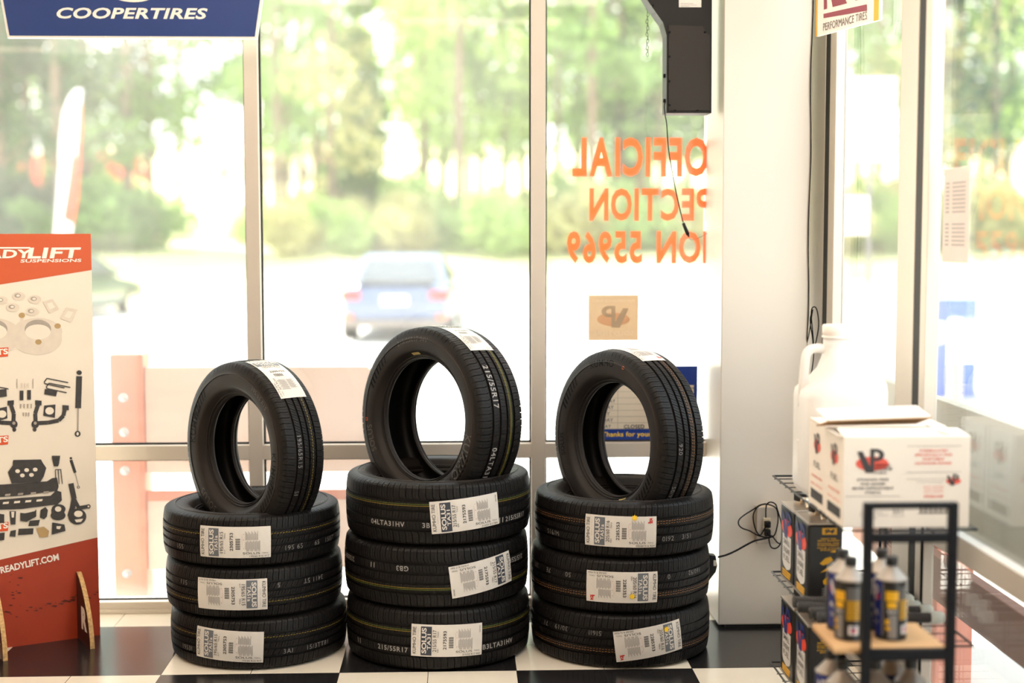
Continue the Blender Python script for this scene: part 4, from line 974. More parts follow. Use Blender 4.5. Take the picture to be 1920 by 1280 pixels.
# F-style fuel cans
canM = dict(
    body=mat('black_can_enamel', (.014, .013, .013), .28, 0, .5), tin=mat('tin_plate', srgb(196, 184, 170), .3, .8), steel=mat('steel_handle', srgb(215, 200, 180), .25, 1.0),
    white=mat('can_white_print', srgb(226, 222, 220), .35), blue=mat('can_blue_print', srgb(28, 44, 120), .35), red=mat('can_red_print', srgb(236, 74, 48), .35), yel=mat('can_yellow_print', srgb(236, 178, 30), .35), gry=mat('can_grey_print', srgb(132, 128, 126), .4), cap=mat('black_cap', (.012, .012, .012), .45))
def fuel_can():
    w, d, h = .104, .166, .240           # narrow face to the aisle front, wide face to the left
    root = thing('fuel_can', 'x', 'fuel can')
    MB().box((0, 0, .004), (w, d, h - .006), bev=.007).build('body', canM['body'], root)
    MB().box((-.001, -.001, h - .008), (w + .001, d + .001, h), bev=.003).build('top_rim', canM['tin'], root); MB().box((-.001, -.001, 0), (w + .001, d + .001, .006), bev=.002).build('bottom_rim', canM['tin'], root)
    c = (w * .5, d * .76, h)
    MB().lathe([(.019, 0), (.019, .006), (.016, .008), (.016, .012)], 0, 20, Matrix.Translation(c)).build('spout', canM['tin'], root)
    MB().lathe([(.0, .032), (.019, .032), (.0205, .030), (.0205, .010), (.019, .009)] + [], 0, 24, Matrix.Translation(c)).build('cap', canM['cap'], root)
    hp = [(w * .5, d * .60, h + .001), (w * .5, d * .57, h + .018), (w * .5, d * .46, h + .026), (w * .5, d * .30, h + .022), (w * .5, d * .16, h + .006), (w * .5, d * .15, h + .001)]
    P = catm3(hp, 5)
    hm = MB(); vs = [(p.x + s_, p.y, p.z + dz) for p in P for s_, dz in ((-.008, 0), (.008, 0), (.008, .0018), (-.008, .0018))]
    hm.add(vs, [(4 * i + j, 4 * i + (j + 1) % 4, 4 * i + 4 + (j + 1) % 4, 4 * i + 4 + j) for i in range(len(P) - 1) for j in range(4)], 0, None, True); hm.build('handle', canM['steel'], root)
    # front (narrow) face prints: plane y = -.0006
    F = lambda x, z, o=.0007: Matrix(((1, 0, 0, x), (0, 0, -1, -o), (0, 1, 0, z), (0, 0, 0, 1)))
    m = MB().box((w * .40, -.0008, .204), (w * .82, 0, .228 - .004)); m.build('octane_tag', canM['yel'], root)
    vs, fs = text_fit('94', .030, .013, bold=.04, shear=.25); MB().add(vs, fs, 0, F(w * .61, .214, .0014)).build('lettering', canM['body'], root, fix=False)
    t = MB()
    for z, s_ in ((.192, 'GREAT FOR'), (.186, 'SMALL ENGINES'), (.178, 'ETHANOL FREE'), (.172, 'STABLE FORMULA'), (.164, 'FOUR CYCLE'), (.158, 'ENGINES')):
        vs, fs = text_fit(s_, w * (.62 if len(s_) > 9 else .44), .0046, bold=.02); t.add(vs, fs, 0, F(w * .58, z))
    t.build('printed_text', canM['yel'], root, fix=False)
    p = MB(); p.add([(w * .46, -.0006, .012), (w * .80, -.0006, .012), (w * .80, -.0006, .12), (w * .56, -.0006, .13)], [(0, 1, 2, 3)]); p.build('grey_panel', canM['gry'], root, fix=False)
    for P_ in ([(.34, .118), (.50, .134), (.66, .138), (.72, .128), (.60, .118), (.44, .112)], [(.36, .090), (.62, .110), (.82, .112), (.84, .102), (.62, .098)], [(.44, .066), (.60, .082), (.80, .078), (.82, .062), (.62, .052), (.46, .056)], [(.62, .152), (.80, .158), (.78, .150)]):
        MB().poly([(x * w, -.0012, z) for x, z in P_]).build('tool_picture', canM['yel'], root, fix=False)
    t = MB()
    for z in (.040, .033, .026, .019): t.box((w * .42, -.0012, z), (w * .86, -.0006, z + .003))
    t.build('printed_text', canM['gry'], root)
    # wide face (towards -x)
    S = lambda y, z, o=.0007: Matrix(((0, 0, -1, -o), (-1, 0, 0, y), (0, 1, 0, z), (0, 0, 0, 1)))
    lg = MB(); vp_logo(lg, .135, .085, 0, 1, S(d * .5, .180)); lg.build('monogram', [canM['blue'], canM['red']], root, fix=False)
    wv = MB().add([(d * .5 + x * .068, -.0, z) for x, z in ()], [])
    pts = [(-.0006, d * .5 + x, z) for x, z in ((-.052, .146), (.052, .146), (.052, .058), (.04, .046), (0, .036), (-.04, .046), (-.052, .058))]
    MB().poly(pts).build('white_panel', canM['white'], root, fix=False)
    for s_, z in (('SMALL', .124), ('ENGINE', .098), ('FUEL', .074)):
        vs, fs = text_fit(s_, .078, .017, bold=.02); MB().add(vs, fs, 0, S(d * .5, z, .0012)).build('lettering', canM['gry'], root, fix=False)
    for i, z in enumerate((.028, .020, .012)): MB().box((-.0009, d * .2 + i * .004, z), (0, d * .8, z + .0055)).build('yellow_strip', canM['yel'], root)
    return root
def copy_tree(o, parent=None):
    c = o.copy(); COL.objects.link(c)
    if parent is not None: c.parent = parent
    for ch in list(o.children): copy_tree(ch, c)
    return c
can0 = fuel_can()
spots = [((1.026, 4.105, SHZ[1] + .0015), 'black rectangular fuel can at the front of the middle wire shelf'), ((1.026, 4.283, SHZ[1] + .0015), 'black rectangular fuel can behind the front one on the middle wire shelf'),
         ((1.022, 4.075, SHZ[0] + .0015), 'black rectangular fuel can at the front of the lowest wire shelf'), ((1.022, 4.255, SHZ[0] + .0015), 'black rectangular fuel can at the back of the lowest wire shelf')]
for i, (loc, lab) in enumerate(spots):
    o = can0 if i == 0 else copy_tree(can0)
    o.location = loc; o.rotation_euler.z = (0, .02, -.015, .01)[i]; tag(o, lab, 'fuel can', 'rectangular fuel cans on the wire rack')

# pour spouts lying across the middle shelf
def spout():
    root = thing('pour_spout', 'x', 'pour spout')
    X = Matrix.Rotation(pi / 2, 4, 'Y')
    pr = [(0, 0), (.0165, 0)]
    for i in range(6): z = .003 + i * .007; pr += [(.0165, z), (.0165, z + .004), (.0145, z + .0045), (.0145, z + .0065)]
    pr += [(.0165, .046), (.012, .048)]
    MB().lathe(pr, 0, 20, X).build('ribbed_nut', mat('ribbed_black_plastic', (.03, .028, .028), .45), root)
    pr = [(.012, .047)]
    for i in range(34): z = .05 + i * .0078; pr += [(.0150, z), (.0150, z + .004), (.0128, z + .0046), (.0128, z + .0072)]
    MB().lathe(pr + [(.014, .318)], 0, 16, X).build('hose', mat('smoky_hose', (.035, .030, .030), .35), root)
    MB().lathe([(.0145, .316), (.018, .318), (.018, .348), (.013, .354), (0, .354)], 0, 20, X).build('white_cap', mat('milky_cap', srgb(228, 232, 226), .4, trans=.3), root)
    return root
sp0 = spout()
for i, (x, y, z, rz) in enumerate(((.972, 4.050, .4335, .01), (.970, 3.990, .4335, -.02), (.990, 3.930, .4335, .02), (.998, 3.875, .4335, -.03))):
    o = sp0 if i == 0 else copy_tree(sp0)
    o.location = (x, y, z); o.rotation_euler.z = rz
    tag(o, ('rearmost', 'second from the back', 'second from the front', 'frontmost')[i] + ' of four dark hoses with white caps on the middle wire shelf', 'pour spout', 'pour spouts on the wire rack')

# ------------------------------------------------------------------ cartons
def carton(loc, rz, lab, front, dy, flap):
    w, d, h = .336, dy, .238
    root = thing('cardboard_box', lab, 'box', loc); root.rotation_euler.z = rz
    card = mat('white_cardboard', srgb(238, 226, 212), .65, var=.04, scale=6); kraft = mat('kraft_cardboard', srgb(178, 136, 92), .75, var=.06)
    red = mat('carton_red_print', srgb(226, 92, 76), .6); dkp = mat('carton_dark_print', srgb(62, 58, 58), .6); gr = mat('carton_grey_print', srgb(150, 144, 138), .6)
    t = .004
    m = MB()
    m.box((0, 0, 0), (w, t, h)); m.box((0, d - t, 0), (w, d, h)); m.box((0, t, 0), (t, d - t, h)); m.box((w - t, t, 0), (w, d - t, h)); m.box((t, t, 0), (w - t, d - t, t))
    m.build('body', card, root)
    def fl(P, dz, nm='flap', mm=None):
        MB().prism(P, dz).build(nm, mm or card, root)
    if flap:
        # front flap folded in, back flap tilted up towards the viewer
        fl([(.0, .002, h), (w, .002, h), (w - .004, d * .48, h + .010), (.004, d * .48, h + .012)], (0, 0, .004))
        P = [(-.016, d * .62, h + .031), (w * .79, d * .60, h + .040), (w * .75, d * 1.02, h + .060), (-.030, d * 1.02, h + .052)]
        fl(P, (0, 0, .003))
        Q = [(-.028, d * .98, h + .008), (w * .74, d * .98, h + .012), (w * .80, d * .595, h + .038), (-.010, d * .615, h + .029)]
        MB().prism(Q, (0, .002, .003)).build('flap_inside', kraft, root)
        fl([(.002, .01, h), (.002, d - .01, h), (-.010, d - .02, h + .004), (-.012, .02, h + .003)], (0, 0, .003))
        fl([(w - .002, .01, h), (w - .002, d - .01, h), (w - .07, d - .02, h + .012), (w - .07, .02, h + .010)], (0, 0, .003))
    else:
        fl([(0, 0, h), (w, 0, h), (w, d, h + .002), (0, d, h + .002)], (0, 0, .004))
    F = lambda x, z, o=.0008: Matrix(((1, 0, 0, x), (0, 0, -1, -o), (0, 1, 0, z), (0, 0, 0, 1)))
    S = lambda y, z, o=.0008: Matrix(((0, 0, -1, -o), (-1, 0, 0, y), (0, 1, 0, z), (0, 0, 0, 1)))
    E_ = lambda y, z, o=.0008: Matrix(((0, 0, 1, w + o), (1, 0, 0, y), (0, 1, 0, z), (0, 0, 0, 1)))
    def words(Mx, s_, ww, hh, mm, **k):
        vs, fs = text_fit(s_, ww, hh, **k); MB().add(vs, fs, 0, Mx).build('lettering', mm, root, fix=False)
    if front:
        lg = MB(); vp_logo(lg, .088, .064, 0, 1, F(.075, .178)); lg.build('monogram', [dkp, red], root, fix=False)
        words(F(.103, .166), 'SMALL', .044, .008, dkp, bold=.03, shear=.3); words(F(.106, .156), 'ENGINE', .048, .008, dkp, bold=.03, shear=.3); words(F(.098, .146), 'FUELS', .032, .006, dkp, bold=.03)
        for i, (s_, ww) in enumerate((('ETHANOL FREE', .084), ('FOR EASIER', .066), ('MORE DEPENDABLE', .110), ('STARTS', .042))): words(F(.078, .128 - i * .0115), s_, ww, .0066, dkp, bold=.02, shear=.15)
        for i, (s_, ww) in enumerate((('FORMULATED', .076), ('SPECIFICALLY FOR', .100), ('PORTABLE', .058), ('OUTDOOR POWER', .098), ('EQUIPMENT', .066))): words(F(.238, .204 - i * .0112), s_, ww, .0066, red, bold=.02, shear=.15)
        for x0, x1, z in ((.167, .312, .2155), (.167, .312, .146), (.006, .150, .083)): MB().box((x0, -.0008, z), (x1, 0, z + .0012)).build('printed_rule', gr, root)
        lg = MB(); vp_logo(lg, .040, .030, 0, 1, F(.293, .126)); lg.build('monogram', [dkp, red], root, fix=False)
        words(F(.220, .128), 'Developed by the World Leader', .104, .0045, gr, shear=.25); words(F(.230, .120), 'in Fuel Technology', .070, .0045, gr, shear=.25)
        for i, ww in enumerate((.056, .050, .052)): words(F(.240, .108 - i * .007), 'SMALL ENGINE', ww, .0034, red)
        words(F(.240, .082), 'VPFUELS.COM', .052, .007, red, bold=.03, shear=.2)
        words(F(.146, .042), '50:1', .028, .012, gr, bold=.02); words(F(.146, .030), '4 GALLONS', .036, .004, gr)
        words(F(.075, .040), 'FLAMMABLE', .06, .0045, gr); words(F(.082, .032), 'LIQUID', .075, .0045, gr); words(F(.07, .025), 'VAPOR', .04, .0045, gr)
        b = MB()
        for i in range(18): b.box((.205 + i * .0045, -.0008, .038), (.205 + i * .0045 + (.0012 if i % 3 else .0026), 0, .056))
        b.box((.198, -.0008, .036), (.304, 0, .0375)); b.box((.302, -.0008, .036), (.3035, 0, .052)); b.build('barcode', dkp, root)
    for Mx, nm in ((S, 0), (E_, 1)):
        lg = MB(); vp_logo(lg, d * .42, .060, 0, 1, Mx(d * .5, .182)); lg.build('monogram', [dkp, red], root, fix=False)
        words(Mx(d * .5, .120), 'FUEL', d * .4, .018, gr, bold=.03); words(Mx(d * .5, .085), 'ETHANOL FREE', d * .6, .007, red, bold=.02); words(Mx(d * .5, .062), 'KEEP UPRIGHT', d * .7, .006, red)
        b = Mx(d * .5, .034); MB().add([(-d * .36, -.016, 0), (d * .36, -.016, 0), (d * .36, .012, 0), (-d * .36, .012, 0)], [(0, 1, 2, 3)], 0, b).build('dark_print_block', dkp, root, fix=False)
    return root
zs = SHZ[2] + .0045
carton((1.010, 3.673, zs), 0.0, 'open white cardboard carton with red and black logo nearest on the top wire shelf', True, .185, True)
carton((1.012, 3.866, zs), 0.0, 'white cardboard carton behind the open carton on the top wire shelf', False, .185, False)

# ------------------------------------------------------------------ white jug
def jug():
    m = mat('milky_plastic', srgb(250, 246, 242), .38, 0, .4, .01, trans=.35)
    x0, y0, z0 = 1.010, 4.062, zs
    w, d = .25, .245
    C = V((x0 + w / 2, y0 + d / 2, z0))
    root = thing('plastic_jug', 'large milky white plastic jug with side handle behind the cartons', 'jug', C[:])
    def ringp(cx, hw, hd, z, n_=40, e=4.5):
        return [(C.x + cx + hw * math.copysign(abs(cos(t)) ** (2 / e), cos(t)), C.y + hd * math.copysign(abs(sin(t)) ** (2 / e), sin(t)), C.z + z) for t in [2 * pi * i / n_ for i in range(n_)]]
    st = [(0, .106, .104, 0), (0, .119, .117, .008), (0, .125, .122, .03), (0, .125, .122, .290), (.002, .123, .121, .310), (.016, .106, .112, .335), (.022, .085, .095, .372), (.012, .066, .070, .402), (-.006, .046, .047, .430), (-.014, .039, .039, .440), (-.014, .0385, .0385, .470)]
    n_ = 40; vs = []; 
    for i, (cx, hw, hd, z) in enumerate(st): vs += ringp(cx, hw, hd, z, n_, 4.5 if i < 6 else (3 if i < 8 else 2))
    fs = [(i * n_ + k, i * n_ + (k + 1) % n_, (i + 1) * n_ + (k + 1) % n_, (i + 1) * n_ + k) for i in range(len(st) - 1) for k in range(n_)] + [tuple(range(n_ - 1, -1, -1)), tuple((len(st) - 1) * n_ + k for k in range(n_))]
    # shoulder leans away from the handle: the handle side drops steeply
    def sh(p):
        return p
    body = MB().add(vs, fs, 0, None, True)
    def notch(p):
        zl = p.z - C.z; xl = p.x - C.x
        if xl < 0 and .285 < zl < .42: p.x += (-.02) * 0
        return p
    part(body.map(notch), 'body', m, root)
    part(MB().lathe([(.0405, .0), (.043, .002), (.043, .006), (.0395, .008), (.0415, .010), (.0415, .036), (.039, .040), (0, .040)], 0, 36, Matrix.Translation((C.x - .014, C.y, C.z + .464))), 'cap', mat('white_cap_plastic', srgb(244, 236, 228), .4), root)
    H = [(-.040, .428), (-.066, .434), (-.090, .430), (-.103, .414), (-.107, .38), (-.110, .34), (-.112, .300), (-.112, .26)]
    P = catm3([V((C.x + a, C.y, C.z + b)) for a, b in H], 4)
    part(MB().tube(P, [.0135] * len(P), 0, 14), 'handle', m, root)
    part(MB().box((C.x - .1265, C.y - .012, C.z + .06), (C.x - .124, C.y + .012, C.z + .16), bev=.001), 'sight_strip', M['white'], root)
jug()

# ------------------------------------------------------------------ square tube display rack with wooden shelves
def tube_rack():
    y = 3.30; t = .021
    x0, x1 = .954, 1.178
    root = thing('display_rack', 'black square tube rack with wooden shelves in the right foreground', 'rack', ((x0 + x1) / 2, y + .12, 0))
    top = atY(1720, 940, y).z
    for x in (x0, x1 - t):
        part(MB().box((x, y - t, 0), (x + t, y, top), bev=.0015), 'upright', M['black'], root)
    for nm, za, zb in (('top_bar', top - .014, top), ('cross_bar', atY(1700, 1014, y).z, atY(1700, 997, y).z), ('cross_bar', atY(1700, 1234, y).z, atY(1700, 1214, y).z)):
        part(MB().box((x0 + t, y - t, za), (x1 - t, y, zb), bev=.0015), nm, M['black'], root)
    zb = atY(1700, 1214, y).z
    wood = mat('pale_board', srgb(206, 164, 116), .6, var=.10, scale=14)
    brd = part(MB().prism([(x0 - .062, y + .001, zb - .012), (x1 - .015, y + .001, zb - .012), (x1 - .02, y + .215, zb - .012), (x0 - .062, y + .215, zb - .012)], (0, 0, .012)), 'wooden_shelf', wood, root)
    zl = zb - .255
    part(MB().prism([(x0 - .062, y + .001, zl - .012), (x1 - .015, y + .001, zl - .012), (x1 - .02, y + .215, zl - .012), (x0 - .062, y + .215, zl - .012)], (0, 0, .012)), 'wooden_shelf', wood, root)
    part(MB().box((x0 + t, y - t, zl - .034), (x1 - t, y, zl - .013), bev=.0015), 'cross_bar', M['black'], root)
    for x in (x0, x1 - t - .02): 
        part(MB().box((x, y + .195, 0), (x + t, y + .195 + t, zb - .013), bev=.0015), 'rear_upright', M['black'], root)
        for z in (zb - .013, zl - .013): part(MB().box((x + .001, y, z - .018), (x + t - .001, y + .195, z), bev=.001), 'side_bar', M['black'], root)
    return zb, zl, y, x0
zb, zl, ry, rx0 = tube_rack()
def round_can():
    R_, h = .0385, .148
    root = thing('round_can', 'x', 'can')
    MB().lathe([(0, 0), (R_, 0), (R_, .003), (R_ - .0006, .004), (R_ - .0006, h - .004)], 0, 40).build('body', canM['body'], root)
    MB().lathe([(R_ - .0006, h - .004), (R_ + .0006, h - .003), (R_ + .0006, h), (R_ - .002, h + .001), (.014, h + .026), (.0125, h + .028), (.0125, h + .032)], 0, 40).build('cone_top', mat('dull_tin', srgb(160, 150, 140), .5, .6), root)
    MB().lathe([(.0138, h + .031), (.0148, h + .032), (.0148, h + .050), (.0135, h + .052), (0, h + .052)], 0, 28).build('cap', canM['cap'], root)
    def wrap(mb, nm, mm, off=.0005):
        def fn(p): a = p.x / R_; r = R_ + off + p.z * .5; return V((r * cos(a), r * sin(a), p.y))
        mb.map(fn).build(nm, mm, root, fix=False)
    def panel(a0, a1, z0, z1, nm, mm, off=.0004):
        n_ = 12; x0 = radians(a0) * R_; x1 = radians(a1) * R_
        vs = [(x0 + (x1 - x0) * i / n_, z, 0) for z in (z0, z1) for i in range(n_ + 1)]
        wrap(MB().add(vs, [(i, i + 1, n_ + 2 + i, n_ + 1 + i) for i in range(n_)]), nm, mm, off)
    def words(s_, ang, z, ww, hh, mm, **k):
        vs, fs = text_fit(s_, ww, hh, **k); wrap(MB().add(vs, fs, 0, Matrix.Translation((radians(ang) * R_, z, 0))), 'lettering', mm, .0009)
    # angle 0 = +x ; the brand panel sits around angle 0, the text panels follow counter-clockwise
    panel(-32, 38, .010, .146, 'blue_panel', canM['blue'], .0003)
    panel(39, 44, .012, .140, 'silver_line', canM['gry'], .0006)
    lg = MB(); vp_logo(lg, .034, .040, 0, 1, Matrix.Translation((.002, .112, 0))); wrap(lg, 'monogram', [canM['white'], canM['red']], .0007)
    words('FUEL', 2, .066, .03, .012, canM['white'], bold=.03); words('50:1', 2, .042, .026, .010, canM['white'])
    panel(52, 98, .098, .122, 'yellow_tag', canM['yel']); panel(58, 92, .080, .095, 'yellow_tag', canM['yel'])
    words('50:1', 75, .072, .022, .008, canM['white'], bold=.02); panel(62, 92, .006, .064, 'grey_panel', canM['gry'])
    panel(52, 66, .040, .052, 'yellow_tag', canM['yel'], .0007); panel(54, 70, .026, .034, 'yellow_tag', canM['yel'], .0007)
    for i in range(13):
        panel(104, 152, .130 - i * .0062 - .003, .130 - i * .0062, 'text_line', canM['gry'] if i < 5 else canM['yel'], .0005)
    panel(112, 148, .016, .038, 'white_panel', canM['white']); lg = MB(); vp_logo(lg, .014, .018, 0, 1, Matrix.Translation((radians(130) * R_, .028, 0))); wrap(lg, 'monogram', [canM['blue'], canM['red']], .0007)
    for i in range(8): panel(160, 215, .128 - i * .011 - .006, .128 - i * .011, 'text_line', canM['gry'], .0005)
    panel(222, 300, .012, .14, 'blue_panel', canM['blue'], .0003)
    return root
rc0 = round_can()
cz = zb + .0008
cs = [(.955, 3.392, cz, 136, 'front left round fuel can standing on the wooden shelf'), (.958, 3.474, cz, -136, 'back left round fuel can standing on the wooden shelf'), (1.055, 3.392, cz, -178, 'front right round fuel can standing on the wooden shelf'), (1.055, 3.474, cz, -140, 'back right round fuel can standing on the wooden shelf')]
zl2 = zl + .0008
cs += [(.935, 3.38, zl2, -150, 'round fuel can at the left front of the lower wooden shelf'), (.93, 3.47, zl2, -140, 'round fuel can at the left back of the lower wooden shelf'), (1.016, 3.38, zl2, -150, 'round fuel can just right of the rack upright on the lower wooden shelf'), (1.105, 3.385, zl2, -130, 'round fuel can at the right front of the lower wooden shelf'), (1.080, 3.47, zl2, -110, 'round fuel can at the back right of the lower wooden shelf')]
for i, (x, y, z, r, lab) in enumerate(cs):
    o = rc0 if i == 0 else copy_tree(rc0)
    o.location = (x, y, z); o.rotation_euler.z = radians(r); tag(o, lab, 'can', 'round fuel cans on the display rack')

# ------------------------------------------------------------------ outdoors: ground
GN = -.30
def gz(y):   # ground height behind the shop
    if y < 7: return -.15
    if y < 14: return -.15 - .15 * (y - 7) / 7
    if y < 31.5: return GN
    if y < 56: return GN + .12 + (1.35 - GN) * ((y - 31.5) / 24.5) ** 1.15
    return 1.47 + (y - 56) * .075
paveM = mat('pale_concrete', srgb(196, 190, 180), .85, var=.06, scale=2)
grassM = mat('dry_grass', srgb(206, 200, 140), .95, var=.25, scale=.6)
curbM = mat('curb_concrete', srgb(176, 168, 158), .85)
def strip(ys, mm, nm, lab, x0=-60, x1=70, dz=0.0):
    vs = []; fs = []
    for y in ys: vs += [(x0, y, gz(y) + dz), (x1, y, gz(y) + dz)]
    for i in range(len(ys) - 1): fs.append((2 * i, 2 * i + 1, 2 * i + 3, 2 * i + 2))
    return struct(MB().add(vs, fs).build(nm, mm), lab)
strip([-8, 7, 14, 31.5], paveM, 'pavement', 'sunlit pale concrete lot outside the windows')
strip([31.8, 34, 37, 40, 44, 48, 52, 56, 80, 110, 160, 260], grassM, 'grass_bank', 'yellowish grass bank rising behind the lot')
struct(MB().box((-60, 31.5, GN - .2), (70, 31.8, GN + .14)).build('curb', curbM), 'concrete curb along the grass bank')
# roof edge over the windows
struct(MB().box((XL - 1, WY + .12, CZ), (XR + .13, 7.55, CZ + .35)).build('roof_overhang', M['ceil']), 'flat roof overhang outside above the front windows')
# ------------------------------------------------------------------ timber barrier outside
tim = mat('faded_red_timber', srgb(206, 128, 104), .8, var=.22, scale=9)
plk = mat('pale_pink_plank', srgb(228, 202, 192), .75, var=.06, scale=3)
gvb = mat('galvanised_bolt', srgb(186, 186, 190), .4, .8)
def barrier():
    y = 6.2
    x0, x1 = atY(208, 800, y).x, atY(270, 800, y).x; zt = atY(240, 665, y).z; xe = atY(735, 800, y).x
    root = thing('timber_barrier', 'red timber post and plank barrier outside the left and middle window bays', 'barrier', ((x0 + xe) / 2, y + .07, -.15))
    for a, b, nm in ((x0, x1, 'post'), (xe - .10, xe + .03, 'post')):
        zq = zt if a == x0 else atY(500, 690, y).z
        po = part(MB().box((a, y, -.15), (b, y + .14, zq), bev=.006), nm, tim if a == x0 else plk, root)
        for pz in (atY(230, 745, y).z, atY(230, 810, y).z, atY(230, 882, y).z, .02):
            c = V(((a + b) / 2 - .015, y, pz)); part(MB().lathe([(.021, 0), (.021, .003), (.012, .004), (.011, .010), (0, .011)], 0, 18, Matrix.Translation(c) @ Matrix.Rotation(pi / 2, 4, 'X')), 'bolt', gvb, po)
    def pl(za, zb, nm): part(MB().box((x1 + .001, y + .02, za), (xe - .101, y + .065, zb), bev=.004), nm, plk, root)
    pl(atY(500, 887, y).z, atY(500, 688, y).z, 'plank')
    pl(.03, atY(500, 922, y).z - .004, 'plank')
    part(MB().box((x1 + .001, y + .012, atY(500, 938, y).z), (xe - .101, y + .019, atY(500, 919, y).z)), 'red_rail', tim, root)
barrier()
def side_barrier():
    x = 1.69
    root = thing('timber_barrier', 'grey plank barrier outside along the right side windows', 'barrier', (x, 4.2, -.15))
    gp = mat('grey_plank', srgb(172, 164, 146), .7, var=.08, scale=3)
    part(MB().box((x, 2.6, .46), (x + .045, 6.0, .92), bev=.004), 'plank', gp, root)
    part(MB().box((x, 2.6, .20), (x + .045, 6.0, .36), bev=.004), 'plank', mat('brown_plank', srgb(128, 86, 68), .8), root)
    for y in (3.35, 5.05): part(MB().box((x + .046, y, -.15), (x + .186, y + .14, .66), bev=.006), 'post', tim, root)
side_barrier()

# ------------------------------------------------------------------ bollard, blue bin, signs, flag
def bollard():
    c = V((atY(1792, 640, 14.0).x, 14.0, gz(14.0))); h = 1.511 - 166 * 14 / FPX - c.z
    root = thing('bollard', 'cream domed bollard standing outside in front of the blue cage', 'bollard', c[:])
    cm = mat('cream_bollard', srgb(186, 178, 146), .5)
    MB().lathe([(.073, 0), (.073, h - .075)], 0, 28).build('post', cm, root)
    MB().lathe([(.076, h - .085), (.076, h - .06), (.070, h - .03), (.05, h - .008), (0, h)], 0, 28).build('dome_cap', mat('cream_cap', srgb(238, 234, 216), .4), root)
bollard()
def blue_cage():
    y = 15.2; g = gz(y); a = atY(1744, 600, y).x; b = atY(1834, 600, y).x; zt = 1.511 - (556 - 434) * y / FPX
    root = thing('storage_cage', 'blue storage cabinet with white lettering outside behind the bollard', 'cabinet', ((a + b) / 2, y + .35, g))
    bl = mat('blue_cabinet_paint', srgb(70, 96, 190), .5, var=.25, scale=3); wt = M['white']
    part(MB().box((a, y, g), (b, y + .7, zt), bev=.02), 'body', bl, root)
    P = [(a - .01 + (b - a + .02) * i / 12, zt + .02 + .025 * sin(i * 1.3)) for i in range(13)]
    part(MB().prism([(x_, y - .015, z_) for x_, z_ in P] + [(b + .01, y - .015, zt - .03), (a - .01, y - .015, zt - .03)], (0, .73, 0)), 'lid', mat('pale_lid', srgb(214, 222, 236), .5), root)
    part(MB().box((atY(1664, 560, y).x, y, 1.511 - (576 - 434) * y / FPX), (a, y + .3, zt)), 'header_bar', mat('pale_blue_bar', srgb(176, 190, 228), .5), root)
    part(MB().box((b - .10, y - .006, g + .02), (b - .085, y, zt - .05)), 'door_seam', mat('pale_blue_seam', srgb(150, 170, 220), .5), root)
    vs, fs = text_fit('S', .20, .24, bold=.05); part(MB().add(vs, fs, 0, frame((atY(1757, 626, y).x, y - .004, 1.511 - (626 - 434) * y / FPX), (1, 0, 0), (0, 0, 1))), 'lettering', wt, root, fix=False)
blue_cage()
def lot_sign():
    y = 13.0; g = gz(y)
    X = lambda px: atY(px, 260, y).x
    Z = lambda py: 1.511 - (py - 434) * y / FPX
    root = thing('lot_sign', 'white panel sign on a post seen through the far side window', 'sign', (X(1631), y, g))
    part(MB().box((X(1582), y - .03, Z(258)), (X(1678), y, Z(146)), bev=.012), 'panel', M['white'], root)
    part(MB().box((X(1586), y - .03, Z(302)), (X(1676), y, Z(262)), bev=.012), 'panel', M['white'], root)
    part(MB().box((X(1578), y - .03, Z(440)), (X(1630), y, Z(368)), bev=.012), 'panel', M['white'], root)
    part(MB().tube([(X(1634), y + .03, g), (X(1634), y + .03, Z(150))], .02, 0, 10), 'post', M['grey'], root)
lot_sign()
def feather_flag():
    y = 18.0; g = gz(y)
    X = lambda px: (px - 861) / FPX * y
    Z = lambda py: 1.511 - (py - 434) * y / FPX
    root = thing('feather_flag', 'white and red feather flag outside behind the standee', 'flag', (X(112), y, g))
    rt = [(173, 172), (170, 200), (170, 250), (166, 310), (158, 370), (146, 420), (140, 452), (130, 520)]; lf = [(160, 172), (146, 190), (136, 216), (130, 260), (122, 330), (114, 400), (110, 450), (107, 520)]
    n_ = len(rt); vs = []; fs = []
    for (a, za), (b, zb) in zip(lf, rt):
        for k in range(5):
            t = k / 4; vs.append((X(a + (b - a) * t), y + .05 * sin(t * pi * 2 + za * .02), Z(za + (zb - za) * t)))
    for i in range(n_ - 1):
        for k in range(4): fs.append((i * 5 + k, i * 5 + k + 1, i * 5 + k + 6, i * 5 + k + 5))
    mb = MB().add(vs, fs, 0, None, True)
    for i in range(n_ - 1):
        for k in range(4):
            if k == 3 and 1 <= i <= 4 or (k == 2 and i in (3, 4)): mb.m[i * 4 + k] = 1
    sail = part(mb, 'sail', [mat('white_flag_cloth', srgb(246, 242, 238), .7, trans=.4), mat('red_flag_cloth', srgb(226, 100, 76), .7, trans=.4)], root, fix=False)
    sail.modifiers.new('thickness', 'SOLIDIFY').thickness = .004
    part(MB().tube([(X(104), y, g), (X(108), y, Z(480)), (X(122), y, Z(330)), (X(140), y, Z(205)), (X(165), y, Z(170))], .012, 0, 8), 'pole', M['grey'], root)
feather_flag()

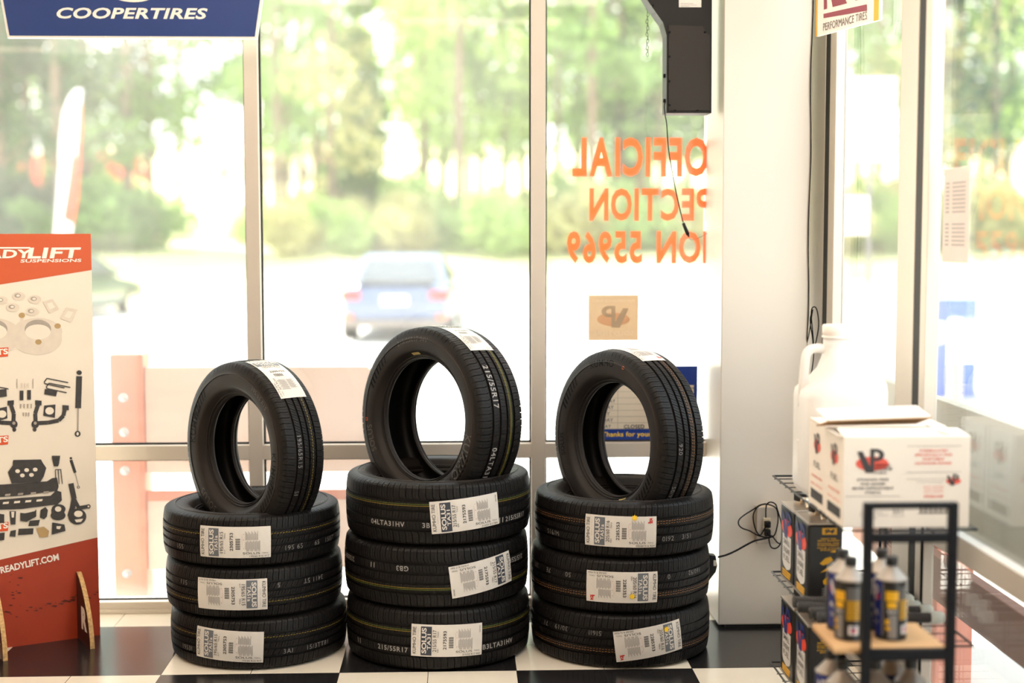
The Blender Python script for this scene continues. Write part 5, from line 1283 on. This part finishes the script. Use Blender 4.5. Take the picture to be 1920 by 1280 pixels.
# ------------------------------------------------------------------ cars
def car(name_label, loc, rz, paint, group=None):
    root = thing('car', name_label, 'car', loc); root.rotation_euler.z = rz
    gls = mat('dark_car_glass', (.05, .055, .06), .08, 0, .6); tirem = M['blackp']
    def ring(y, hw, z0, z1, n_=28, e=4.0):
        zc = (z0 + z1) / 2; hz = (z1 - z0) / 2
        return [(hw * math.copysign(abs(cos(t)) ** (2 / e), cos(t)), y, zc + hz * math.copysign(abs(sin(t)) ** (2 / e), sin(t))) for t in [2 * pi * i / n_ for i in range(n_)]]
    def loft(rings):
        n_ = len(rings[0]); vs = [p for r in rings for p in r]
        fs = [(i * n_ + k, i * n_ + (k + 1) % n_, (i + 1) * n_ + (k + 1) % n_, (i + 1) * n_ + k) for i in range(len(rings) - 1) for k in range(n_)]
        return MB().add(vs, fs + [tuple(range(n_)), tuple((len(rings) - 1) * n_ + k for k in range(n_ - 1, -1, -1))], 0, None, True)
    st = [(0, .70, .42, .90), (.06, .80, .36, .98), (.22, .87, .30, 1.02), (.9, .90, .24, 1.03), (2.0, .90, .22, .98), (3.3, .90, .23, .95), (4.0, .87, .27, .84), (4.4, .78, .32, .74), (4.55, .62, .40, .62)]
    loft([ring(*q) for q in st]).build('body', paint, root)
    # greenhouse: pillars/roof in body colour, glass just proud of it
    def quad(hy0, hy1, hw, z): return [(hw, hy0, z), (hw, hy1, z), (-hw, hy1, z), (-hw, hy0, z)]
    lv = [quad(.55, 3.45, .80, .93), quad(.85, 3.0, .75, 1.12), quad(1.25, 2.55, .66, 1.36), quad(1.5, 2.3, .58, 1.44)]
    vs = [p for l in lv for p in l]; fs = [(4 * i + k, 4 * i + (k + 1) % 4, 4 * i + 4 + (k + 1) % 4, 4 * i + 4 + k) for i in range(3) for k in range(4)] + [(12, 13, 14, 15)]
    MB().add(vs, fs).build('roof', paint, root)
    MB().poly([(.66, .66, 1.02), (-.66, .66, 1.02), (-.55, 1.20, 1.345), (.55, 1.20, 1.345)]).map(lambda p: p + V((0, -.03, .02))).build('rear_window', gls, root, fix=False)
    MB().poly([(.68, 3.22, 1.02), (-.68, 3.22, 1.02), (-.56, 2.64, 1.345), (.56, 2.64, 1.345)]).map(lambda p: p + V((0, .03, .02))).build('windshield', gls, root, fix=False)
    for sg in (1, -1):
        MB().poly([(sg * .80, .98, 1.03), (sg * .795, 3.0, 1.0), (sg * .685, 2.45, 1.34), (sg * .685, 1.38, 1.34)]).build('side_window', gls, root, fix=False)
        MB().box((sg * .88, 2.75, .98), (sg * 1.04, 2.87, 1.09), bev=.03).build('mirror', paint, root)
        MB().box((sg * .55, -.015, .74), (sg * .86, .14, .88), bev=.02).build('tail_light', mat('tail_light_red', srgb(196, 40, 36), .3), root)
        MB().box((sg * .66, -.012, .44), (sg * .84, .10, .50), bev=.01).build('reflector', mat('orange_reflector', srgb(226, 110, 60), .3), root)
        for yw in (.85, 3.6):
            wm = MB().lathe([(0, -.02), (.19, -.02), (.20, 0), (.29, 0), (.315, .02), (.315, .19), (.29, .21), (0, .21)], 0, 28, Matrix.Translation((sg * .905, yw, .315)) @ Matrix.Rotation(-sg * pi / 2, 4, 'Y'))
            w_ = wm.build('wheel', tirem, root)
            MB().lathe([(.19, -.024), (.17, -.026), (.06, -.022), (0, -.03)], 0, 20, Matrix.Translation((sg * .905, yw, .315)) @ Matrix.Rotation(-sg * pi / 2, 4, 'Y')).build('rim', M['chrome'], w_)
    MB().box((-.82, -.03, .30), (.82, .12, .42), bev=.02).build('bumper', mat('dark_bumper', srgb(120, 108, 100), .5), root)
    MB().box((-.21, -.022, .66), (.21, .01, .80), bev=.004).build('license_plate', M['white'], root)
    MB().box((-.62, -.02, 1.0), (.62, .22, 1.035), bev=.012).build('spoiler', mat('dark_spoiler', srgb(70, 74, 80), .4), root)
    return root
Zc = 22.6
car('blue grey sedan seen from behind, parked on the lot beyond the middle window', ((740 - 861) / FPX * Zc, Zc, gz(Zc)), radians(-3), mat('blue_grey_car_paint', srgb(84, 98, 128), .25, .3, .5, coat=.6))
car('dark green car half hidden behind the standee, parked far left on the lot', ((143 - 861) / FPX * 27.5 - 1.35, 27.0, gz(27)), radians(-16), mat('dark_green_car_paint', srgb(62, 84, 62), .25, .3, .5, coat=.6))

# ------------------------------------------------------------------ house far behind
def house():
    y = 105; g = gz(y); X = lambda px: (px - 861) / FPX * y; Z = lambda py: 1.511 - (py - 434) * y / FPX
    a, b = X(372), X(604)
    root = thing('house', 'pale house with reddish roof far behind the trees', 'house', ((a + b) / 2, y + 4, g))
    part(MB().box((a, y, g), (b, y + 8, Z(300))), 'walls', mat('house_siding', srgb(226, 216, 206), .8), root)
    part(MB().prism([(a - .4, y - .4, Z(302)), (a - .4, y + 8.4, Z(302)), (a - .4, y + 4, Z(258))], (b - a + .8, 0, 0)), 'roof', mat('red_roof', srgb(206, 148, 126), .8), root)
    for px in (420, 520, 570): part(MB().box((X(px), y - .05, Z(336)), (X(px + 14), y + .02, Z(314))), 'window', mat('house_window', srgb(90, 100, 110), .3), root)
house()

# ------------------------------------------------------------------ trees
def leafmat(nm, c, t=.5):
    return mat(nm, c, .75, 0, .2, var=.35, scale=.5, trans=t)
LM = dict(dark=leafmat('dark_green_leaves', srgb(72, 98, 66), .35), mid=leafmat('mid_green_leaves', srgb(136, 164, 98)), lime=leafmat('lime_green_leaves', srgb(180, 202, 124)), gold=leafmat('yellow_green_leaves', srgb(204, 198, 140)), red=leafmat('red_blossom', srgb(226, 112, 96)))
BK = mat('grey_brown_bark', srgb(128, 108, 92), .9, var=.2, scale=4)
def leaves(rng, blobs, n_, size):
    vs = []; fs = []
    tot = sum(b[3] ** 2 for b in blobs)
    for bx, by, bz, br in blobs:
        for _ in range(int(n_ * br ** 2 / tot)):
            while True:
                p = V((rng.uniform(-1, 1), rng.uniform(-1, 1), rng.uniform(-1, 1)))
                if .25 < p.length < 1: break
            c = V((bx, by, bz)) + V((p.x, p.y, p.z * .8)) * br
            a = V((rng.gauss(0, 1), rng.gauss(0, 1), rng.gauss(0, 1))).normalized(); b = a.orthogonal().normalized(); b.rotate(Matrix.Rotation(rng.uniform(0, 6.28), 3, a)); cc = a.cross(b)
            s_ = size * rng.uniform(.6, 1.3); k = len(vs)
            vs += [c - b * s_, c + cc * s_ * .5, c + b * s_, c - cc * s_ * .5]; fs.append((k, k + 1, k + 2, k + 3))
    return MB().add(vs, fs)
rng = random.Random(11)
PROTO = {}
def proto(kind):
    """kinds: tall (bare trunk, crown spread along its height), cone (dense narrow evergreen), shrub"""
    if kind in PROTO: return PROTO[kind]
    r = random.Random(kind)
    if kind.startswith('tall'):
        H = 17; bl = []
        for i in range(17): 
            z = r.uniform(3.5, 15.5); a = r.uniform(0, 6.28); d = r.uniform(.3, 2.4); bl.append((d * cos(a), d * sin(a), z, r.uniform(.7, 1.5)))
        lf = leaves(r, bl, 1900, .20).build('foliage', LM['mid'], fix=False)
        tm = MB().tube([(0, 0, -.3), (.06, 0, 5), (-.05, .05, 10), (.05, 0, 16)], [.17, .15, .11, .04], 0, 8)
        for b in bl[:9]: tm.tube([(0, 0, b[2] - 1.2), (b[0] * .5, b[1] * .5, b[2] - .4), (b[0], b[1], b[2])], [.05, .035, .015], 0, 5)
        tk = tm.build('trunk', BK)
    elif kind.startswith('cone'):
        bl = [(r.uniform(-.3, .3), r.uniform(-.3, .3), z, max(.35, 1.5 - z * .1)) for z in (1.2, 2.4, 3.6, 4.8, 6, 7.2, 8.4, 9.4, 10.4)]
        lf = leaves(r, bl, 3400, .2).build('foliage', LM['dark'], fix=False); tk = MB().tube([(0, 0, -.3), (0, 0, 10)], [.16, .03], 0, 8).build('trunk', BK)
    else:
        bl = [(r.uniform(-1.2, 1.2), r.uniform(-.6, .6), r.uniform(.5, 1.5), r.uniform(.6, 1.0)) for _ in range(7)]
        lf = leaves(r, bl, 1500, .16).build('foliage', LM['lime'], fix=False); tk = MB().tube([(0, 0, -.2), (.1, 0, 1.2)], [.06, .02], 0, 6).tube([(0, 0, .1), (-.5, .1, 1.1)], [.04, .015], 0, 5).build('stem', BK)
    for o in (lf, tk): COL.objects.unlink(o)
    PROTO[kind] = (lf, tk); return PROTO[kind]
def tree(kind, px, y, mm, sc, lab, nm='tree', cat='tree', group=None, dx=0):
    x = (px - 861) / FPX * y + dx
    bay = 'left front' if px < 457 else 'middle front' if px < 997 else 'right front' if px < 1400 else 'right side'
    if px > 0 or True: lab = lab.replace(' beyond the lot', '') + ' seen through the %s window' % bay; group = group + ', %s window' % bay
    root = thing(nm, lab, cat, (x, y, gz(y)), group); root.scale = (sc, sc, sc); root.rotation_euler.z = rng.uniform(0, 6.28)
    for o in proto(kind):
        c = o.copy(); c.parent = root; COL.objects.link(c)
        if c.name.startswith('foliage'): c.material_slots[0].link = 'OBJECT'; c.material_slots[0].material = LM[mm]
    return root
G1, G2, G3 = 'woodland trees behind the grass bank', 'shrubs along the edge of the wood', 'distant trees'
L1 = {'dark': 'dark green tree in the blurred woodland beyond the lot', 'mid': 'mid green slender tree in the blurred woodland beyond the lot', 'lime': 'bright lime green tree in the blurred woodland beyond the lot', 'gold': 'yellowish green tree in the blurred woodland beyond the lot', 'red': 'red flowering bush on the slope behind the feather flag'}
tl = [(20, 50, 'dark', 'tall1'), (70, 54, 'dark', 'tall2'), (125, 49, 'dark', 'tall3'), (176, 52, 'dark', 'tall1'), (250, 50, 'mid', 'tall4'), (292, 51, 'mid', 'tall5'), (345, 60, 'dark', 'tall2'), (-40, 52, 'dark', 'tall4'), (40, 66, 'dark', 'tall3'), (100, 70, 'mid', 'tall5'),
      (522, 49, 'mid', 'tall2'), (540, 55, 'mid', 'tall3'), (598, 58, 'mid', 'tall4'), (627, 50, 'gold', 'tall5'), (500, 66, 'dark', 'tall1'), (570, 70, 'mid', 'tall2'),
      (798, 52, 'lime', 'tall1'), (800, 60, 'lime', 'tall4'), (830, 56, 'mid', 'tall2'), (862, 50, 'lime', 'tall3'), (900, 58, 'lime', 'tall5'), (945, 54, 'mid', 'tall1'), (980, 60, 'lime', 'tall4'), (880, 72, 'mid', 'tall2'), (790, 74, 'lime', 'tall3'),
      (1045, 52, 'mid', 'tall5'), (1085, 58, 'mid', 'tall2'), (1112, 49, 'mid', 'tall3'), (1160, 54, 'dark', 'tall1'), (1200, 58, 'mid', 'tall4'), (1240, 52, 'mid', 'tall2'), (1290, 56, 'lime', 'tall5'), (1330, 53, 'mid', 'tall1'), (1130, 72, 'lime', 'tall3'), (1220, 70, 'mid', 'tall5'),
      (1560, 56, 'mid', 'tall4'), (1610, 62, 'lime', 'tall2'), (1650, 52, 'mid', 'tall1'), (1700, 58, 'mid', 'tall3'), (1765, 50, 'gold', 'tall5'), (1800, 56, 'dark', 'tall1'), (1850, 60, 'mid', 'tall2'), (1900, 52, 'lime', 'tall4'), (1950, 56, 'mid', 'tall3'), (1870, 48, 'dark', 'tall5')]
for px, y, mm, kd in tl: tree(kd, px, y, mm, rng.uniform(.92, 1.12), L1[mm], group=G1 + ', ' + mm)
for px, y in ((672, 52), (10, 58), (148, 60), (1175, 62)): tree('cone1', px, y, 'mid', 1.0, 'narrow evergreen in the blurred woodland beyond the lot', group='narrow evergreens')
for px, y in ((72, 86), (100, 92), (128, 84), (196, 88), (214, 92), (236, 86)): tree('shrub3', px, y, 'red', 1.35, L1['red'], group='red flowering trees')
i = 0
for px in list(range(-30, 330, 36)) + list(range(500, 1345, 38)) + list(range(1560, 1960, 42)):
    y = 46 + (i * 37 % 11) * .7; i += 1
    mm = 'mid' if px < 300 and i % 3 else ('lime' if i % 2 else 'gold')
    if px < 140 and i % 4: mm = 'dark'
    tree('shrub%d' % (i % 3), px, y, mm, rng.uniform(.75, 1.25), {'mid': 'leafy green shrub at the foot of the wood', 'lime': 'lime green shrub at the foot of the wood', 'gold': 'yellowish shrub at the foot of the wood', 'dark': 'dark green shrub at the foot of the wood'}[mm], 'shrub', 'shrub', G2 + ', ' + mm)
